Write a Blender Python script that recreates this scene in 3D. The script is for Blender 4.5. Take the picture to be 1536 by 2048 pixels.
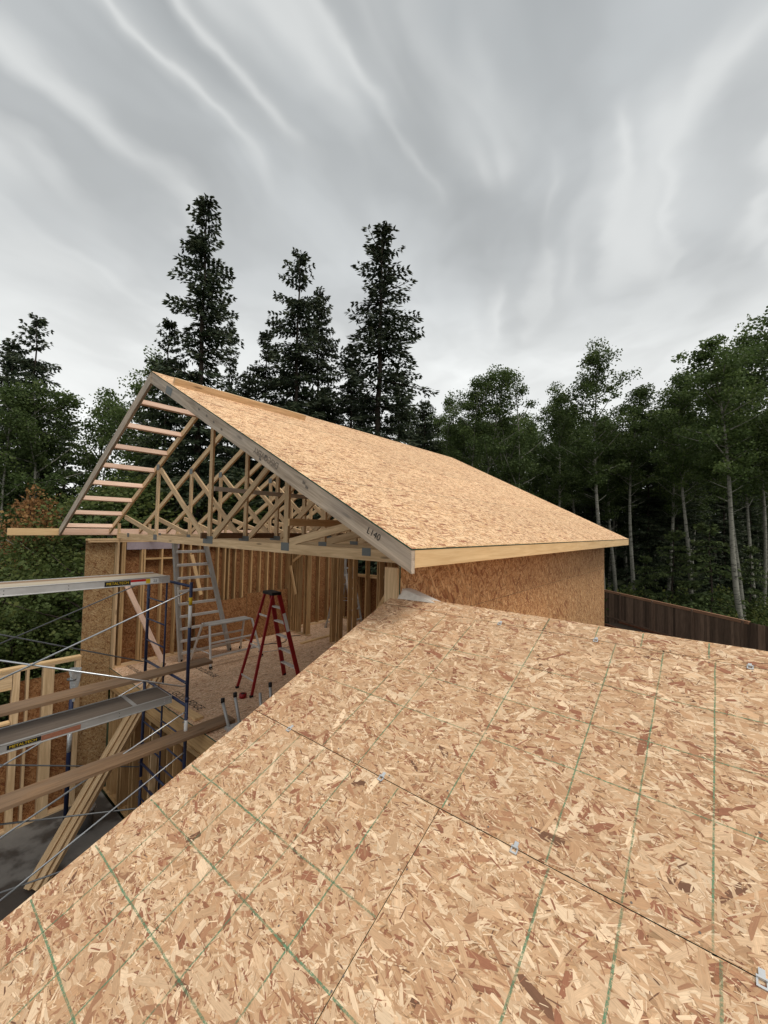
import bpy, math, random
import numpy as np
from mathutils import Matrix, Vector, Quaternion
random.seed(7); RNG = np.random.default_rng(11)
for o in list(bpy.data.objects): bpy.data.objects.remove(o)
SC = bpy.context.scene
COL = SC.collection
# ------------------------------------------------------------------ camera
cam_d = bpy.data.cameras.new('camera'); cam = bpy.data.objects.new('camera', cam_d); COL.objects.link(cam)
cam_d.sensor_fit = 'VERTICAL'; cam_d.sensor_height = 24.0; cam_d.sensor_width = 18.0
cam_d.lens = 811.8 / 2048 * 24; cam_d.clip_start = .05; cam_d.clip_end = 3000
yaw, pit, rol = math.radians(39.697), math.radians(2.2806), math.radians(1.1563)
F = Vector((math.cos(pit)*math.cos(yaw), math.cos(pit)*math.sin(yaw), math.sin(pit)))
Rv = Vector((math.sin(yaw), -math.cos(yaw), 0)); Uv = Rv.cross(F)
R2 = Rv*math.cos(rol) + Uv*math.sin(rol); U2 = -Rv*math.sin(rol) + Uv*math.cos(rol)
cam.matrix_world = Matrix(((R2.x, U2.x, -F.x, 0), (R2.y, U2.y, -F.y, 0), (R2.z, U2.z, -F.z, 0), (0, 0, 0, 1)))
SC.camera = cam
SC.render.engine = 'CYCLES'
SC.cycles.max_bounces = 6; SC.cycles.diffuse_bounces = 4; SC.cycles.glossy_bounces = 2; SC.cycles.transmission_bounces = 2; SC.cycles.transparent_max_bounces = 6
# ------------------------------------------------------------------ exposure
SC.view_settings.view_transform = 'Standard'; SC.view_settings.look = 'None'
SC.view_settings.gamma = 1.0; SC.view_settings.use_curve_mapping = False; SC.view_settings.exposure = 0.5
# ------------------------------------------------------------------ sun
SUN_AZ, SUN_EL = math.radians(-95), math.radians(58)          # azimuth from +X towards +Y
sl = bpy.data.lights.new('sun', 'SUN'); sun = bpy.data.objects.new('sun', sl); COL.objects.link(sun)
sl.energy = 1.5; sl.angle = math.radians(28); sl.color = (1, .965, .9)
sd = Vector((math.cos(SUN_EL)*math.cos(SUN_AZ), math.cos(SUN_EL)*math.sin(SUN_AZ), math.sin(SUN_EL)))
sun.rotation_euler = sd.to_track_quat('Z', 'Y').to_euler()
# ------------------------------------------------------------------ node helper
class NT:
    def __init__(s, tree): s.t = tree; s.n = tree.nodes; s.l = tree.links
    def add(s, typ, **kw):
        n = s.n.new(typ)
        for k, v in kw.items(): setattr(n, k, v)
        return n
    def put(s, inp, v):
        if isinstance(v, bpy.types.NodeSocket): s.l.new(v, inp)
        elif v is not None:
            if hasattr(inp.default_value, '__len__') and not hasattr(v, '__len__'): v = [v]*len(inp.default_value)
            if hasattr(inp.default_value, '__len__') and len(inp.default_value) == 4 and len(v) == 3: v = tuple(v)+(1,)
            inp.default_value = v
    def math(s, op, a, b=None, c=None, clamp=False):
        n = s.add('ShaderNodeMath', operation=op, use_clamp=clamp)
        s.put(n.inputs[0], a)
        if b is not None: s.put(n.inputs[1], b)
        if c is not None: s.put(n.inputs[2], c)
        return n.outputs[0]
    def vmath(s, op, a, b=None, sc=None):
        n = s.add('ShaderNodeVectorMath', operation=op); s.put(n.inputs[0], a)
        if b is not None: s.put(n.inputs[1], b)
        if sc is not None: s.put(n.inputs['Scale'], sc)
        return n.outputs[0]
    def mix(s, f, a, b, blend='MIX'):
        n = s.add('ShaderNodeMix', data_type='RGBA', blend_type=blend)
        s.put(n.inputs[0], f); s.put(n.inputs[6], a); s.put(n.inputs[7], b); return n.outputs[2]
    def map(s, v, loc=(0,0,0), rot=(0,0,0), scale=(1,1,1)):
        n = s.add('ShaderNodeMapping'); s.put(n.inputs[0], v); s.put(n.inputs[1], loc); s.put(n.inputs[2], rot); s.put(n.inputs[3], scale); return n.outputs[0]
    def noise(s, v, scale, detail=2, rough=.5, dist=0, col=False):
        n = s.add('ShaderNodeTexNoise'); s.put(n.inputs['Vector'], v); s.put(n.inputs['Scale'], scale); s.put(n.inputs['Detail'], detail)
        s.put(n.inputs['Roughness'], rough); s.put(n.inputs['Distortion'], dist); return n.outputs[1 if col else 0]
    def ramp(s, f, stops, interp='LINEAR'):
        n = s.add('ShaderNodeValToRGB'); s.put(n.inputs[0], f); cr = n.color_ramp; cr.interpolation = interp
        while len(cr.elements) < len(stops): cr.elements.new(.5)
        for e, (p, c) in zip(cr.elements, stops):
            e.position = p; e.color = (tuple(c)+(1,)) if hasattr(c, '__len__') else (c, c, c, 1)
        return n.outputs[0]
    def step(s, v, lo, hi, a=0., b=1., smooth=True):
        n = s.add('ShaderNodeMapRange', interpolation_type='SMOOTHSTEP' if smooth else 'LINEAR')
        s.put(n.inputs[0], v); s.put(n.inputs[1], lo); s.put(n.inputs[2], hi); s.put(n.inputs[3], a); s.put(n.inputs[4], b); return n.outputs[0]
    def sep(s, v):
        n = s.add('ShaderNodeSeparateXYZ'); s.put(n.inputs[0], v); return n.outputs
    def comb(s, x, y, z):
        n = s.add('ShaderNodeCombineXYZ'); s.put(n.inputs[0], x); s.put(n.inputs[1], y); s.put(n.inputs[2], z); return n.outputs[0]
    def bump(s, h, strength=.3, dist=.002):
        n = s.add('ShaderNodeBump'); s.put(n.inputs['Height'], h); n.inputs['Strength'].default_value = strength; n.inputs['Distance'].default_value = dist; return n.outputs[0]
# ------------------------------------------------------------------ sky: overcast with streaky cloud bands
wd = bpy.data.worlds.new('World'); SC.world = wd; wd.use_nodes = True
w = NT(wd.node_tree); w.n.clear()
out = w.add('ShaderNodeOutputWorld'); bg = w.add('ShaderNodeBackground'); bg.inputs[1].default_value = .1
sky = w.add('ShaderNodeTexSky', sky_type='NISHITA', sun_disc=False, sun_elevation=SUN_EL, sun_rotation=math.pi/2 - SUN_AZ)
tc = w.add('ShaderNodeTexCoord').outputs['Generated']
d = w.sep(w.vmath('NORMALIZE', tc))
el = w.math('MAXIMUM', d[2], 0.0)
inv = w.math('DIVIDE', 1.0, w.math('ADD', el, .13))
pl = w.comb(w.math('MULTIPLY', d[0], inv), w.math('MULTIPLY', d[1], inv), 0.0)
pl = w.map(pl, rot=(0, 0, math.radians(-20)))                       # local x = direction the bands run
wob = w.vmath('SUBTRACT', w.noise(pl, .7, 2, .5, 0, True), (.5, .5, .5))
pw = w.vmath('ADD', pl, w.vmath('MULTIPLY', wob, (1.0, .8, 0)))
wob2 = w.vmath('SUBTRACT', w.noise(pl, 2.6, 3, .5, 0, True), (.5, .5, .5))
wob3 = w.vmath('SUBTRACT', w.noise(pl, 7.5, 3, .55, 0, True), (.5, .5, .5))
pw2 = w.vmath('ADD', w.vmath('ADD', pw, w.vmath('MULTIPLY', wob2, (.3, .26, 0))), w.vmath('MULTIPLY', wob3, (.10, .05, 0)))
broad = w.noise(w.map(pw, loc=(3.1, 1.7, 0), scale=(.42, 1.2, 1)), 1.25, 2, .45)
band = w.noise(w.map(pw2, loc=(5.5, 12.1, 0), scale=(.36, 2.4, 1)), 1.5, 2, .5)
rd = w.math('ABSOLUTE', w.math('SUBTRACT', band, .5))
ridge = w.math('ADD', w.math('MULTIPLY', w.step(rd, 0, .13, 1, 0), .55), w.math('MULTIPLY', w.step(rd, 0, .06, 1, 0), .28))
patch = w.step(w.noise(w.map(pw, loc=(1.3, 9.1, 0), scale=(.9, 1.1, 1)), 1.5, 2), .40, .62)
streak = w.math('MULTIPLY', ridge, patch)
base = w.ramp(el, [(0, (.73, .73, .71)), (.16, (.71, .715, .70)), (.34, (.60, .61, .60)), (.50, (.42, .434, .436)), (.8, (.325, .341, .347))])
mam = w.noise(w.map(pw2, loc=(2.2, 6.4, 0), scale=(1.0, 1.25, 1)), 2.3, 3, .5)
low = w.step(el, .12, .5)
shade = w.math('MULTIPLY', w.step(broad, .30, .70, .86, 1.16, smooth=False), w.step(mam, .3, .7, .90, 1.10))
shade = w.math('ADD', 1.0, w.math('MULTIPLY', w.math('SUBTRACT', shade, 1.0), w.step(low, 0, 1, .25, 1.0)))
c = w.vmath('SCALE', base, sc=shade)
c = w.mix(w.math('MULTIPLY', w.math('MULTIPLY', streak, low), .72), c, (.61, .62, .61))
c = w.vmath('SCALE', c, sc=10.0)
c = w.mix(.96, sky.outputs[0], c)
w.put(bg.inputs[0], c); w.l.new(bg.outputs[0], out.inputs[0])
# ------------------------------------------------------------------ materials
def newmat(name, rough=.7, spec=.3, metal=0):
    m = bpy.data.materials.new(name); m.use_nodes = True; t = NT(m.node_tree)
    b = t.n['Principled BSDF']; b.inputs['Roughness'].default_value = rough; b.inputs['Specular IOR Level'].default_value = spec
    b.inputs['Metallic'].default_value = metal
    return m, t, b
def objco(t, off=40.):
    rnd = t.add('ShaderNodeObjectInfo').outputs['Random']
    co = t.add('ShaderNodeTexCoord').outputs['Object']
    return t.vmath('ADD', co, t.vmath('SCALE', (1., .37, .21), sc=t.math('MULTIPLY', rnd, off))), rnd, co
def hsv(t, col, v):
    n = t.add('ShaderNodeHueSaturation'); t.put(n.inputs['Color'], col); t.put(n.inputs['Value'], v); return n.outputs[0]
def wood_mat(name, light, dark, rough=.75, vary=.22, knots=True, grey=None, greyamt=0., band=1.0):
    m, t, b = newmat(name, rough, .25)
    p, rnd, co = objco(t)
    g = t.noise(t.map(p, scale=(1.1, 16*band, 16*band)), 1.6, 5, .6, .6)
    fine = t.noise(t.map(p, scale=(5, 180, 180)), 1, 3, .6)
    f = t.math('ADD', t.math('MULTIPLY', g, .8), t.math('MULTIPLY', fine, .35))
    c = t.mix(t.step(f, .35, .8), light, dark)
    if knots:
        v = t.add('ShaderNodeTexVoronoi', feature='F1'); t.put(v.inputs['Vector'], t.map(p, scale=(1.9, 9, 9))); v.inputs['Scale'].default_value = 1
        k = t.math('MULTIPLY', t.step(v.outputs['Distance'], .07, .17, 1, 0), t.step(t.sep(v.outputs['Color'])[0], .3, .7))
        c = t.mix(t.math('MULTIPLY', k, .75), c, tuple(x*.35 for x in dark))
    if grey:
        gm = t.step(t.noise(t.map(p, scale=(.9, 3, 3)), 2.2, 4), .5-greyamt*.35, .75-greyamt*.35)
        c = t.mix(t.math('MULTIPLY', gm, greyamt), c, grey)
    bl = t.noise(p, 1.3, 3)
    c = hsv(t, c, t.math('ADD', t.math('MULTIPLY', rnd, vary), t.math('ADD', 1-vary/2-.12, t.math('MULTIPLY', bl, .24))))
    t.put(b.inputs['Base Color'], c); t.put(b.inputs['Normal'], t.bump(f, .25, .0015))
    return m
def osb_mat(name, tint=(1, 1, 1), scale=1., dim=1., hi=0., red=0., dark=0., spread=False):
    m, t, b = newmat(name, .72, .22)
    p, rnd, co = objco(t)
    s = t.sep(p); p = t.comb(s[0], s[1], t.math('MULTIPLY', s[2], .05))
    wb = t.vmath('SUBTRACT', t.noise(p, 26/scale, 2, .5, 0, True), (.5, .5, .5))
    p2 = t.vmath('ADD', p, t.vmath('SCALE', wb, sc=.012*scale))
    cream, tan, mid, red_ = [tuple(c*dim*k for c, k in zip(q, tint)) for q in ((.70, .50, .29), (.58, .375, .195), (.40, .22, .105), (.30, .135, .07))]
    col = t.mix(t.noise(p2, 22/scale, 3), tan, mid)
    hgt = None
    for i, (ang, sx, sy, cov) in enumerate([(12, 16, 60, .9), (68, 22, 85, .55), (-38, 14, 62, .5), (-6, 26, 120, .45), (38, 18, 75, .38), (-72, 30, 150, .3), (4, 12, 44, .22)]):
        if spread: ang = (12, 80, -48, 33, -15, -75, 55)[i]
        q = t.map(t.map(p2, loc=(i*7.31, i*3.77, 0), rot=(0, 0, math.radians(ang))), scale=(sx/scale, sy/scale, 1))
        v = t.add('ShaderNodeTexVoronoi', voronoi_dimensions='2D', feature='F1'); t.put(v.inputs['Vector'], q); v.inputs['Scale'].default_value = 1; v.inputs['Randomness'].default_value = 1
        r = t.sep(v.outputs['Color'])
        mask = t.math('LESS_THAN', r[0], cov)
        cc = t.ramp(r[1], [(0+dark, red_), (.13+red+dark, mid), (.32+red*1.5, tan), (.66-hi, tan), (.82-hi, cream)])
        gr = t.noise(t.map(q, scale=(.25, 3., 1)), 2.5, 2)
        edge = t.step(v.outputs['Distance'], .35, .8, 1., .62)
        cc = hsv(t, cc, t.math('MULTIPLY', edge, t.math('ADD', .78, t.math('MULTIPLY', gr, .45))))
        col = t.mix(mask, col, cc)
        h = t.math('MULTIPLY', r[2], edge)
        hgt = h if hgt is None else t.add('ShaderNodeMix').outputs[0] if False else t.math('ADD', t.math('MULTIPLY', hgt, t.math('SUBTRACT', 1.0, mask)), t.math('MULTIPLY', h, mask))
    big = t.noise(p, 1.7, 3)
    col = hsv(t, col, t.math('ADD', t.math('ADD', .80, t.math('MULTIPLY', rnd, .09)), t.math('MULTIPLY', big, .32)))
    t.put(b.inputs['Base Color'], col); t.put(b.inputs['Normal'], t.bump(hgt, .35, .0015))
    return m
def plain(name, col, rough=.6, spec=.3, metal=0, var=.15, sc=8, bump=0):
    m, t, b = newmat(name, rough, spec, metal)
    p, rnd, co = objco(t, 10)
    n = t.noise(p, sc, 4, .6)
    t.put(b.inputs['Base Color'], hsv(t, col, t.math('ADD', 1-var, t.math('MULTIPLY', n, 2*var))))
    t.put(b.inputs['Roughness'], t.math('ADD', rough-.1, t.math('MULTIPLY', n, .2)))
    if bump: t.put(b.inputs['Normal'], t.bump(n, bump, .002))
    return m
M = {}
M['lumber'] = wood_mat('spruce_lumber', (.72, .52, .31), (.47, .31, .165), vary=.28)
M['lumber_pale'] = wood_mat('pale_spruce_lumber', (.74, .52, .28), (.60, .39, .19), vary=.1)
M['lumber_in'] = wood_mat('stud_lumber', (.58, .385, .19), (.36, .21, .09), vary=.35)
M['lumber_pink'] = wood_mat('pink_spruce_lumber', (.78, .56, .43), (.60, .39, .28))
M['lumber_grey'] = wood_mat('weathered_lumber', (.60, .49, .375), (.25, .19, .14), vary=.12, grey=(.42, .37, .32), greyamt=.35)
M['lumber_brown'] = wood_mat('brown_lumber', (.20, .115, .06), (.12, .06, .03))
M['plank'] = wood_mat('scaffold_plank_wood', (.32, .20, .115), (.19, .115, .065), vary=.2, grey=(.23, .165, .115), greyamt=.4, band=.7)
M['deck_wood'] = wood_mat('deck_plywood', (.56, .47, .33), (.42, .34, .24), vary=.1, knots=False, grey=(.40, .36, .31), greyamt=.5, band=.5)
M['deck_dark'] = wood_mat('worn_deck_plywood', (.20, .16, .125), (.13, .10, .08), vary=.1, knots=False)
M['osb'] = osb_mat('osb_roof_sheathing', (1.08, 1.02, 1.04), dim=1.16, hi=.22, scale=1.15, dark=.09)
M['osb_near'] = osb_mat('osb_near_sheathing', (1.03, .95, .96), dim=.98)
M['osb_wall'] = osb_mat('osb_wall_sheathing', (1.02, .86, .74), dim=.82, red=.08, spread=True, scale=1.25)  # tint darkened for the shade on the wall as well as its age
M['osb_wing'] = osb_mat('osb_wing_sheathing', (.93, .90, .82), dim=.74, red=.04, spread=True)
M['osb_floor'] = osb_mat('osb_subfloor', (1.0, 1.03, 1.25), dim=1.22)
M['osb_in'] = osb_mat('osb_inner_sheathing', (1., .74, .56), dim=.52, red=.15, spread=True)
M['edge_green'] = plain('green_panel_edge', (.02, .075, .05), .8)
M['alu'] = plain('aluminium', (.62, .62, .61), .42, .5, .55, .2, 6)
M['alu_dull'] = plain('dull_aluminium', (.44, .44, .43), .5, .5, .4, .2, 5)
M['zinc'] = plain('zinc_tube', (.58, .60, .62), .34, .5, .9, .2, 9)
M['zinc_dark'] = plain('dull_zinc_tube', (.16, .165, .17), .5, .4, .6, .25, 9)
M['plate'] = plain('galvanised_plate', (.15, .16, .155), .6, .4, .2, .3, 60)
M['clip'] = plain('clip_zinc', (.62, .63, .63), .35, .6, .35, .15, 30)
M['blue'] = plain('blue_paint', (.016, .026, .075), .45, .45, 0, .3, 14)
M['red'] = plain('red_fibreglass', (.27, .012, .016), .42, .4, 0, .2, 9)
M['black'] = plain('black_plastic', (.012, .012, .013), .55, .3)
M['white'] = plain('white_label', (.7, .7, .68), .5)
M['yellow'] = plain('yellow_label', (.62, .42, .02), .5)
M['redlabel'] = plain('red_label', (.45, .02, .02), .5)
M['orange'] = plain('orange_label', (.30, .13, .08), .5, var=.4, sc=50)
M['ink'] = plain('ink', (.02, .02, .02), .8)
M['pencil'] = plain('faded_ink', (.17, .14, .115), .8)
M['wrap'] = plain('vapour_wrap', (.36, .30, .33), .35, .5, 0, .25, 12, .4)
M['foil'] = plain('plastic_wrap', (.5, .52, .53), .25, .6, .3, .4, 30, .8)
M['ptfe'] = wood_mat('bare_cut_wood', (.66, .61, .54), (.52, .47, .41), knots=False)
M['fence'] = wood_mat('dark_fence_board', (.21, .135, .095), (.105, .065, .045), vary=1.0, knots=False)
M['fence_cap'] = wood_mat('fence_cap_board', (.44, .235, .14), (.30, .15, .09), vary=.2, knots=False)
M['bed'] = wood_mat('garden_timber', (.16, .06, .03), (.09, .035, .02), vary=.2, knots=False)
M['soil'] = plain('soil', (.03, .022, .016), .95, .1, 0, .4, 4, .8)
M['ground'] = plain('forest_ground', (.030, .036, .017), .95, .1, 0, .5, .6, .8)
M['foundation'] = plain('foundation_concrete', (.25, .25, .24), .9, .1, 0, .2, 3)
M['bark_dark'] = plain('spruce_bark', (.055, .042, .034), .9, .1, 0, .4, 8, .9)
M['far_wood'] = plain('far_shore_wood', (.012, .02, .012), .95, .1, 0, .4, .2)
def concrete():
    m, t, b = newmat('wet_concrete', .5, .4); co = t.add('ShaderNodeTexCoord').outputs['Object']
    n = t.noise(co, .8, 5, .6); n2 = t.noise(co, 6, 4, .6)
    k = t.step(n, .47, .56)
    t.put(b.inputs['Base Color'], hsv(t, t.mix(k, (.07, .065, .06), (.20, .19, .175)), t.math('ADD', .75, t.math('MULTIPLY', n2, .5))))
    t.put(b.inputs['Roughness'], t.step(n, .44, .56, .3, .8)); return m
M['concrete'] = concrete()
def water():
    m, t, b = newmat('lake_water', .12, .5); co = t.add('ShaderNodeTexCoord').outputs['Object']
    b.inputs['Base Color'].default_value = (.03, .05, .065, 1)
    t.put(b.inputs['Normal'], t.bump(t.noise(t.map(co, scale=(1, 1, 1)), 1.6, 4), .35, .1)); return m
M['water'] = water()
def bark_pale():
    m, t, b = newmat('aspen_bark', .8, .2); co = t.add('ShaderNodeTexCoord').outputs['Object']
    n = t.noise(t.map(co, scale=(3, 3, 14)), 1.2, 4, .6); n2 = t.noise(co, .7, 3)
    c = t.mix(t.step(n, .50, .66), (.27, .26, .215), (.05, .045, .038))
    t.put(b.inputs['Base Color'], hsv(t, c, t.math('ADD', .55, t.math('MULTIPLY', n2, .85)))); return m
M['bark_pale'] = bark_pale()
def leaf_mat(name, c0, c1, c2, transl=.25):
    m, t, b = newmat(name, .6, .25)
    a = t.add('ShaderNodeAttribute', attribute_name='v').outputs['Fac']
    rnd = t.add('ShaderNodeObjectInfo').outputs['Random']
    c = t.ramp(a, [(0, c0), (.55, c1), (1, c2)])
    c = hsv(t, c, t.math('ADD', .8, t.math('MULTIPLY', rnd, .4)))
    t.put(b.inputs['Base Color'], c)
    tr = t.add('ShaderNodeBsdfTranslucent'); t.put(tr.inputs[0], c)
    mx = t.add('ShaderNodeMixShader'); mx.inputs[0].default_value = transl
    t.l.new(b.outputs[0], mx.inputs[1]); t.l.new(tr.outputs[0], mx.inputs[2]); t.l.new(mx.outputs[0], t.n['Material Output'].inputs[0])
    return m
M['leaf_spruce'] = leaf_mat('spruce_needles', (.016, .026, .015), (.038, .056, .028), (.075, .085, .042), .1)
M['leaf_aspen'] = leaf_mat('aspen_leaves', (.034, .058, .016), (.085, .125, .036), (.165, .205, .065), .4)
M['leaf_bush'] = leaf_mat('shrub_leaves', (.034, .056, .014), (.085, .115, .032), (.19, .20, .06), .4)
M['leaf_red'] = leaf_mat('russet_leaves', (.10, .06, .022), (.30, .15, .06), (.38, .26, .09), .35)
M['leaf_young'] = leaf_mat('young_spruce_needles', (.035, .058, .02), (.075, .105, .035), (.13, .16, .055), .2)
def strand_mat():
    m, t, b = newmat('osb_strands', .7, .25)
    col = t.add('ShaderNodeAttribute', attribute_name='col').outputs['Color']
    uv = t.add('ShaderNodeUVMap', uv_map='uv').outputs[0]
    g = t.noise(t.map(uv, scale=(18, 330, 1)), 1, 4, .65, .3)
    g2 = t.noise(t.map(uv, scale=(60, 60, 1)), 1, 2)
    dk = t.step(t.noise(t.map(uv, scale=(30, 700, 1)), 1, 1), .68, .78, 0, .5)
    c = hsv(t, col, t.math('ADD', .52, t.math('ADD', t.math('MULTIPLY', g, .74), t.math('MULTIPLY', g2, .22))))
    c = t.mix(dk, c, (.18, .09, .045))
    t.put(b.inputs['Base Color'], c); t.put(b.inputs['Normal'], t.bump(g, .35, .0006)); return m
M['strands'] = strand_mat()
def line_mat():
    m, t, b = newmat('green_print', .8, .2)
    co = t.add('ShaderNodeTexCoord').outputs['Object']
    n = t.noise(t.map(co, scale=(1, 1, 1)), 170, 3, .7); n2 = t.noise(co, 5, 3)
    k = t.math('MULTIPLY', t.step(n, .36, .60, .2, .9), t.step(n2, .3, .65, .4, 1.0))
    b.inputs['Base Color'].default_value = (.15, .30, .17, 1)
    tr = t.add('ShaderNodeBsdfTransparent'); mx = t.add('ShaderNodeMixShader'); t.put(mx.inputs[0], k)
    t.l.new(tr.outputs[0], mx.inputs[1]); t.l.new(b.outputs[0], mx.inputs[2]); t.l.new(mx.outputs[0], t.n['Material Output'].inputs[0]); return m
M['line'] = line_mat()
# ------------------------------------------------------------------ object helpers
WM = {}
def thing(name, label, cat, loc=(0, 0, 0), group=None):
    o = bpy.data.objects.new(name, None); COL.objects.link(o); o.empty_display_size = .1
    o.matrix_basis = Matrix.Translation(Vector(loc)); WM[o.name] = o.matrix_basis.copy()
    o['label'] = label; o['category'] = cat
    if group: o['group'] = group
    return o
def add(name, mesh, parent=None, Mx=None, **props):
    o = bpy.data.objects.new(name, mesh); COL.objects.link(o)
    Mx = Mx if Mx is not None else Matrix.Identity(4)
    if parent is not None:
        o.parent = parent; o.matrix_basis = WM[parent.name].inverted() @ Mx
    else: o.matrix_basis = Mx
    WM[o.name] = Mx.copy()
    for k, v in props.items(): o[k] = v
    return o
def frame(x, side, org):
    x = Vector(x).normalized(); s = Vector(side); s = (s - x*s.dot(x)).normalized(); z = x.cross(s)
    return Matrix(((x.x, s.x, z.x, org[0]), (x.y, s.y, z.y, org[1]), (x.z, s.z, z.z, org[2]), (0, 0, 0, 1)))
CACHE = {}
def prism_mesh(L, W, T, mat, ch=.003, edge=None):
    key = (round(L, 3), round(W, 3), round(T, 3), mat, ch, edge)
    if key in CACHE: return CACHE[key]
    a, b = W/2, T/2; c = min(ch, a*.4, b*.4)
    prof = [(-a+c, -b), (a-c, -b), (a, -b+c), (a, b-c), (a-c, b), (-a+c, b), (-a, b-c), (-a, -b+c)] if ch else [(-a, -b), (a, -b), (a, b), (-a, b)]
    n = len(prof); h = L/2
    vs = [(-h, y, z) for y, z in prof] + [(h, y, z) for y, z in prof]
    fs = [(i, i+n, (i+1) % n+n, (i+1) % n) for i in range(n)] + [tuple(range(n)), tuple(range(2*n-1, n-1, -1))]
    me = bpy.data.meshes.new('lumber'); me.from_pydata(vs, [], fs); me.materials.append(M[mat])
    if edge:
        me.materials.append(M[edge])
        for p in me.polygons:
            if abs(p.normal.z) < .5: p.material_index = 1
    me.update(); CACHE[key] = me; return me
def board(name, parent, p0, p1, W, T, side, mat, ch=.003, edge=None, **kw):
    """a board from p0 to p1 (centre line), width W along side, thickness T"""
    p0, p1 = Vector(p0), Vector(p1)
    return add(name, prism_mesh((p1-p0).length, W, T, mat, ch, edge), parent, frame(p1-p0, side, (p0+p1)/2), **kw)
def box(name, parent, lo, hi, mat, ch=.003, edge=None, **kw):
    lo, hi = Vector(lo), Vector(hi); s = hi-lo; c = (lo+hi)/2
    ax = sorted(range(3), key=lambda i: -s[i]); e = [Vector((1, 0, 0)), Vector((0, 1, 0)), Vector((0, 0, 1))]
    return board(name, parent, c-e[ax[0]]*s[ax[0]]/2, c+e[ax[0]]*s[ax[0]]/2, s[ax[1]], s[ax[2]], e[ax[1]], mat, ch, edge, **kw)
def tube(name, parent, pts, r, mat, seg=10, r1=None, **kw):
    pts = [Vector(p) for p in pts]; org = pts[0]; vs = []; fs = []; n = len(pts)
    for i, p in enumerate(pts):
        dr = (pts[min(i+1, n-1)] - pts[max(i-1, 0)]).normalized()
        a = dr.orthogonal().normalized() if i == 0 else (a - dr*a.dot(dr)).normalized(); b = dr.cross(a)
        rr = r if r1 is None else r + (r1-r)*i/(n-1)
        if isinstance(r, (list, tuple)): rr = r[i]
        for k in range(seg):
            t = 2*math.pi*k/seg; vs.append(p-org + a*math.cos(t)*rr + b*math.sin(t)*rr)
    for i in range(n-1):
        for k in range(seg): fs.append((i*seg+k, i*seg+(k+1) % seg, (i+1)*seg+(k+1) % seg, (i+1)*seg+k))
    fs += [tuple(range(seg-1, -1, -1)), tuple((n-1)*seg+k for k in range(seg))]
    me = bpy.data.meshes.new('tube'); me.from_pydata([tuple(v) for v in vs], [], fs); me.materials.append(M[mat])
    me.shade_smooth(); me.update()
    return add(name, me, parent, Matrix.Translation(org), **kw)
def solid(name, parent, verts, faces, mat, **kw):
    org = Vector(verts[0]); me = bpy.data.meshes.new(name); me.from_pydata([tuple(Vector(v)-org) for v in verts], [], faces)
    me.materials.append(M[mat]); me.update(); return add(name, me, parent, Matrix.Translation(org), **kw)
def text(name, parent, s, size, org, xdir, ydir, mat, off=0, **kw):
    cu = bpy.data.curves.new('txt', 'FONT'); cu.body = s; cu.size = size; cu.align_x = 'LEFT'; cu.offset = off; cu.resolution_u = 3
    ob = bpy.data.objects.new('txt', cu); COL.objects.link(ob); dg = bpy.context.evaluated_depsgraph_get()
    me = bpy.data.meshes.new_from_object(ob.evaluated_get(dg)); bpy.data.objects.remove(ob)
    me.materials.clear(); me.materials.append(M[mat])
    return add(name, me, parent, frame(xdir, ydir, org), **kw)
def quads(name, P, mat, v=None, n=4):
    """P: (k,n,3) faces -> mesh, one 'v' value per face"""
    k = len(P); me = bpy.data.meshes.new(name); me.vertices.add(k*n); me.vertices.foreach_set('co', P.astype(np.float32).ravel())
    me.loops.add(k*n); me.loops.foreach_set('vertex_index', np.arange(k*n, dtype=np.int32))
    me.polygons.add(k); me.polygons.foreach_set('loop_start', np.arange(0, k*n, n, dtype=np.int32))
    try: me.polygons.foreach_set('loop_total', np.full(k, n, dtype=np.int32))
    except Exception: pass
    if v is not None:
        a = me.attributes.new('v', 'FLOAT', 'FACE'); a.data.foreach_set('value', v.astype(np.float32))
    me.materials.append(M[mat]); me.update(); me.validate(); return me
X3, Y3, Z3 = Vector((1, 0, 0)), Vector((0, 1, 0)), Vector((0, 0, 1))
# ================================================================== SETTING
GZ = -5.7
def terrain():
    xs = np.array([-400, -150, -60, -30, -12, 0, 8, 16, 24, 32, 40, 50, 65, 90, 150, 300, 700.]); ys = np.array([-600, -250, -100, -50, -25, -10, 0, 10, 14, 18, 24, 30, 38, 44, 60, 100, 300, 900.])
    vs = []
    for x in xs:
        for y in ys:
            z = GZ
            if y > 13: z -= min(9., (y-13)*.24)*max(0, min(1, (34-x)/16))
            vs.append((x, y, z + (.12*math.sin(x*.7+y*.4) if abs(x) > 20 or abs(y) > 14 else 0)))
    m = len(ys); fs = [(i*m+j, (i+1)*m+j, (i+1)*m+j+1, i*m+j+1) for i in range(len(xs)-1) for j in range(m-1)]
    return solid('ground', None, vs, fs, 'ground', kind='structure')
terrain()
solid('lake', None, [(-900, 42, -11.6), (14, 42, -11.6), (14, 2000, -11.6), (-900, 2000, -11.6)], [(0, 1, 2, 3)], 'water', kind='structure')
box('concrete_floor', None, (-4, -1, -5.85), (3.0, 10.0, -5.6), 'concrete', 0, kind='structure')
# ================================================================== GARAGE (framed, half sheathed)
FL = -3.08                     # subfloor top
RY, RZ = 6.08, 2.12            # ridge (top of sheathing)
EY, EYL = 1.6, 10.57           # eaves right / left
XA, XB = 2.19, 10.43           # rake edges
XT = 3.1                       # first truss
RS = .5
def zr(y): return RZ - RS*abs(y-RY)
G = thing('garage_building', 'half framed garage with gable roof of bare oriented strand board and open trusses', 'building', (XT, RY, GZ))
nS = Vector((0, -RS, 1)).normalized()      # normal of right slope
sS = Vector((0, 1, RS)).normalized()       # up slope
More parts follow.
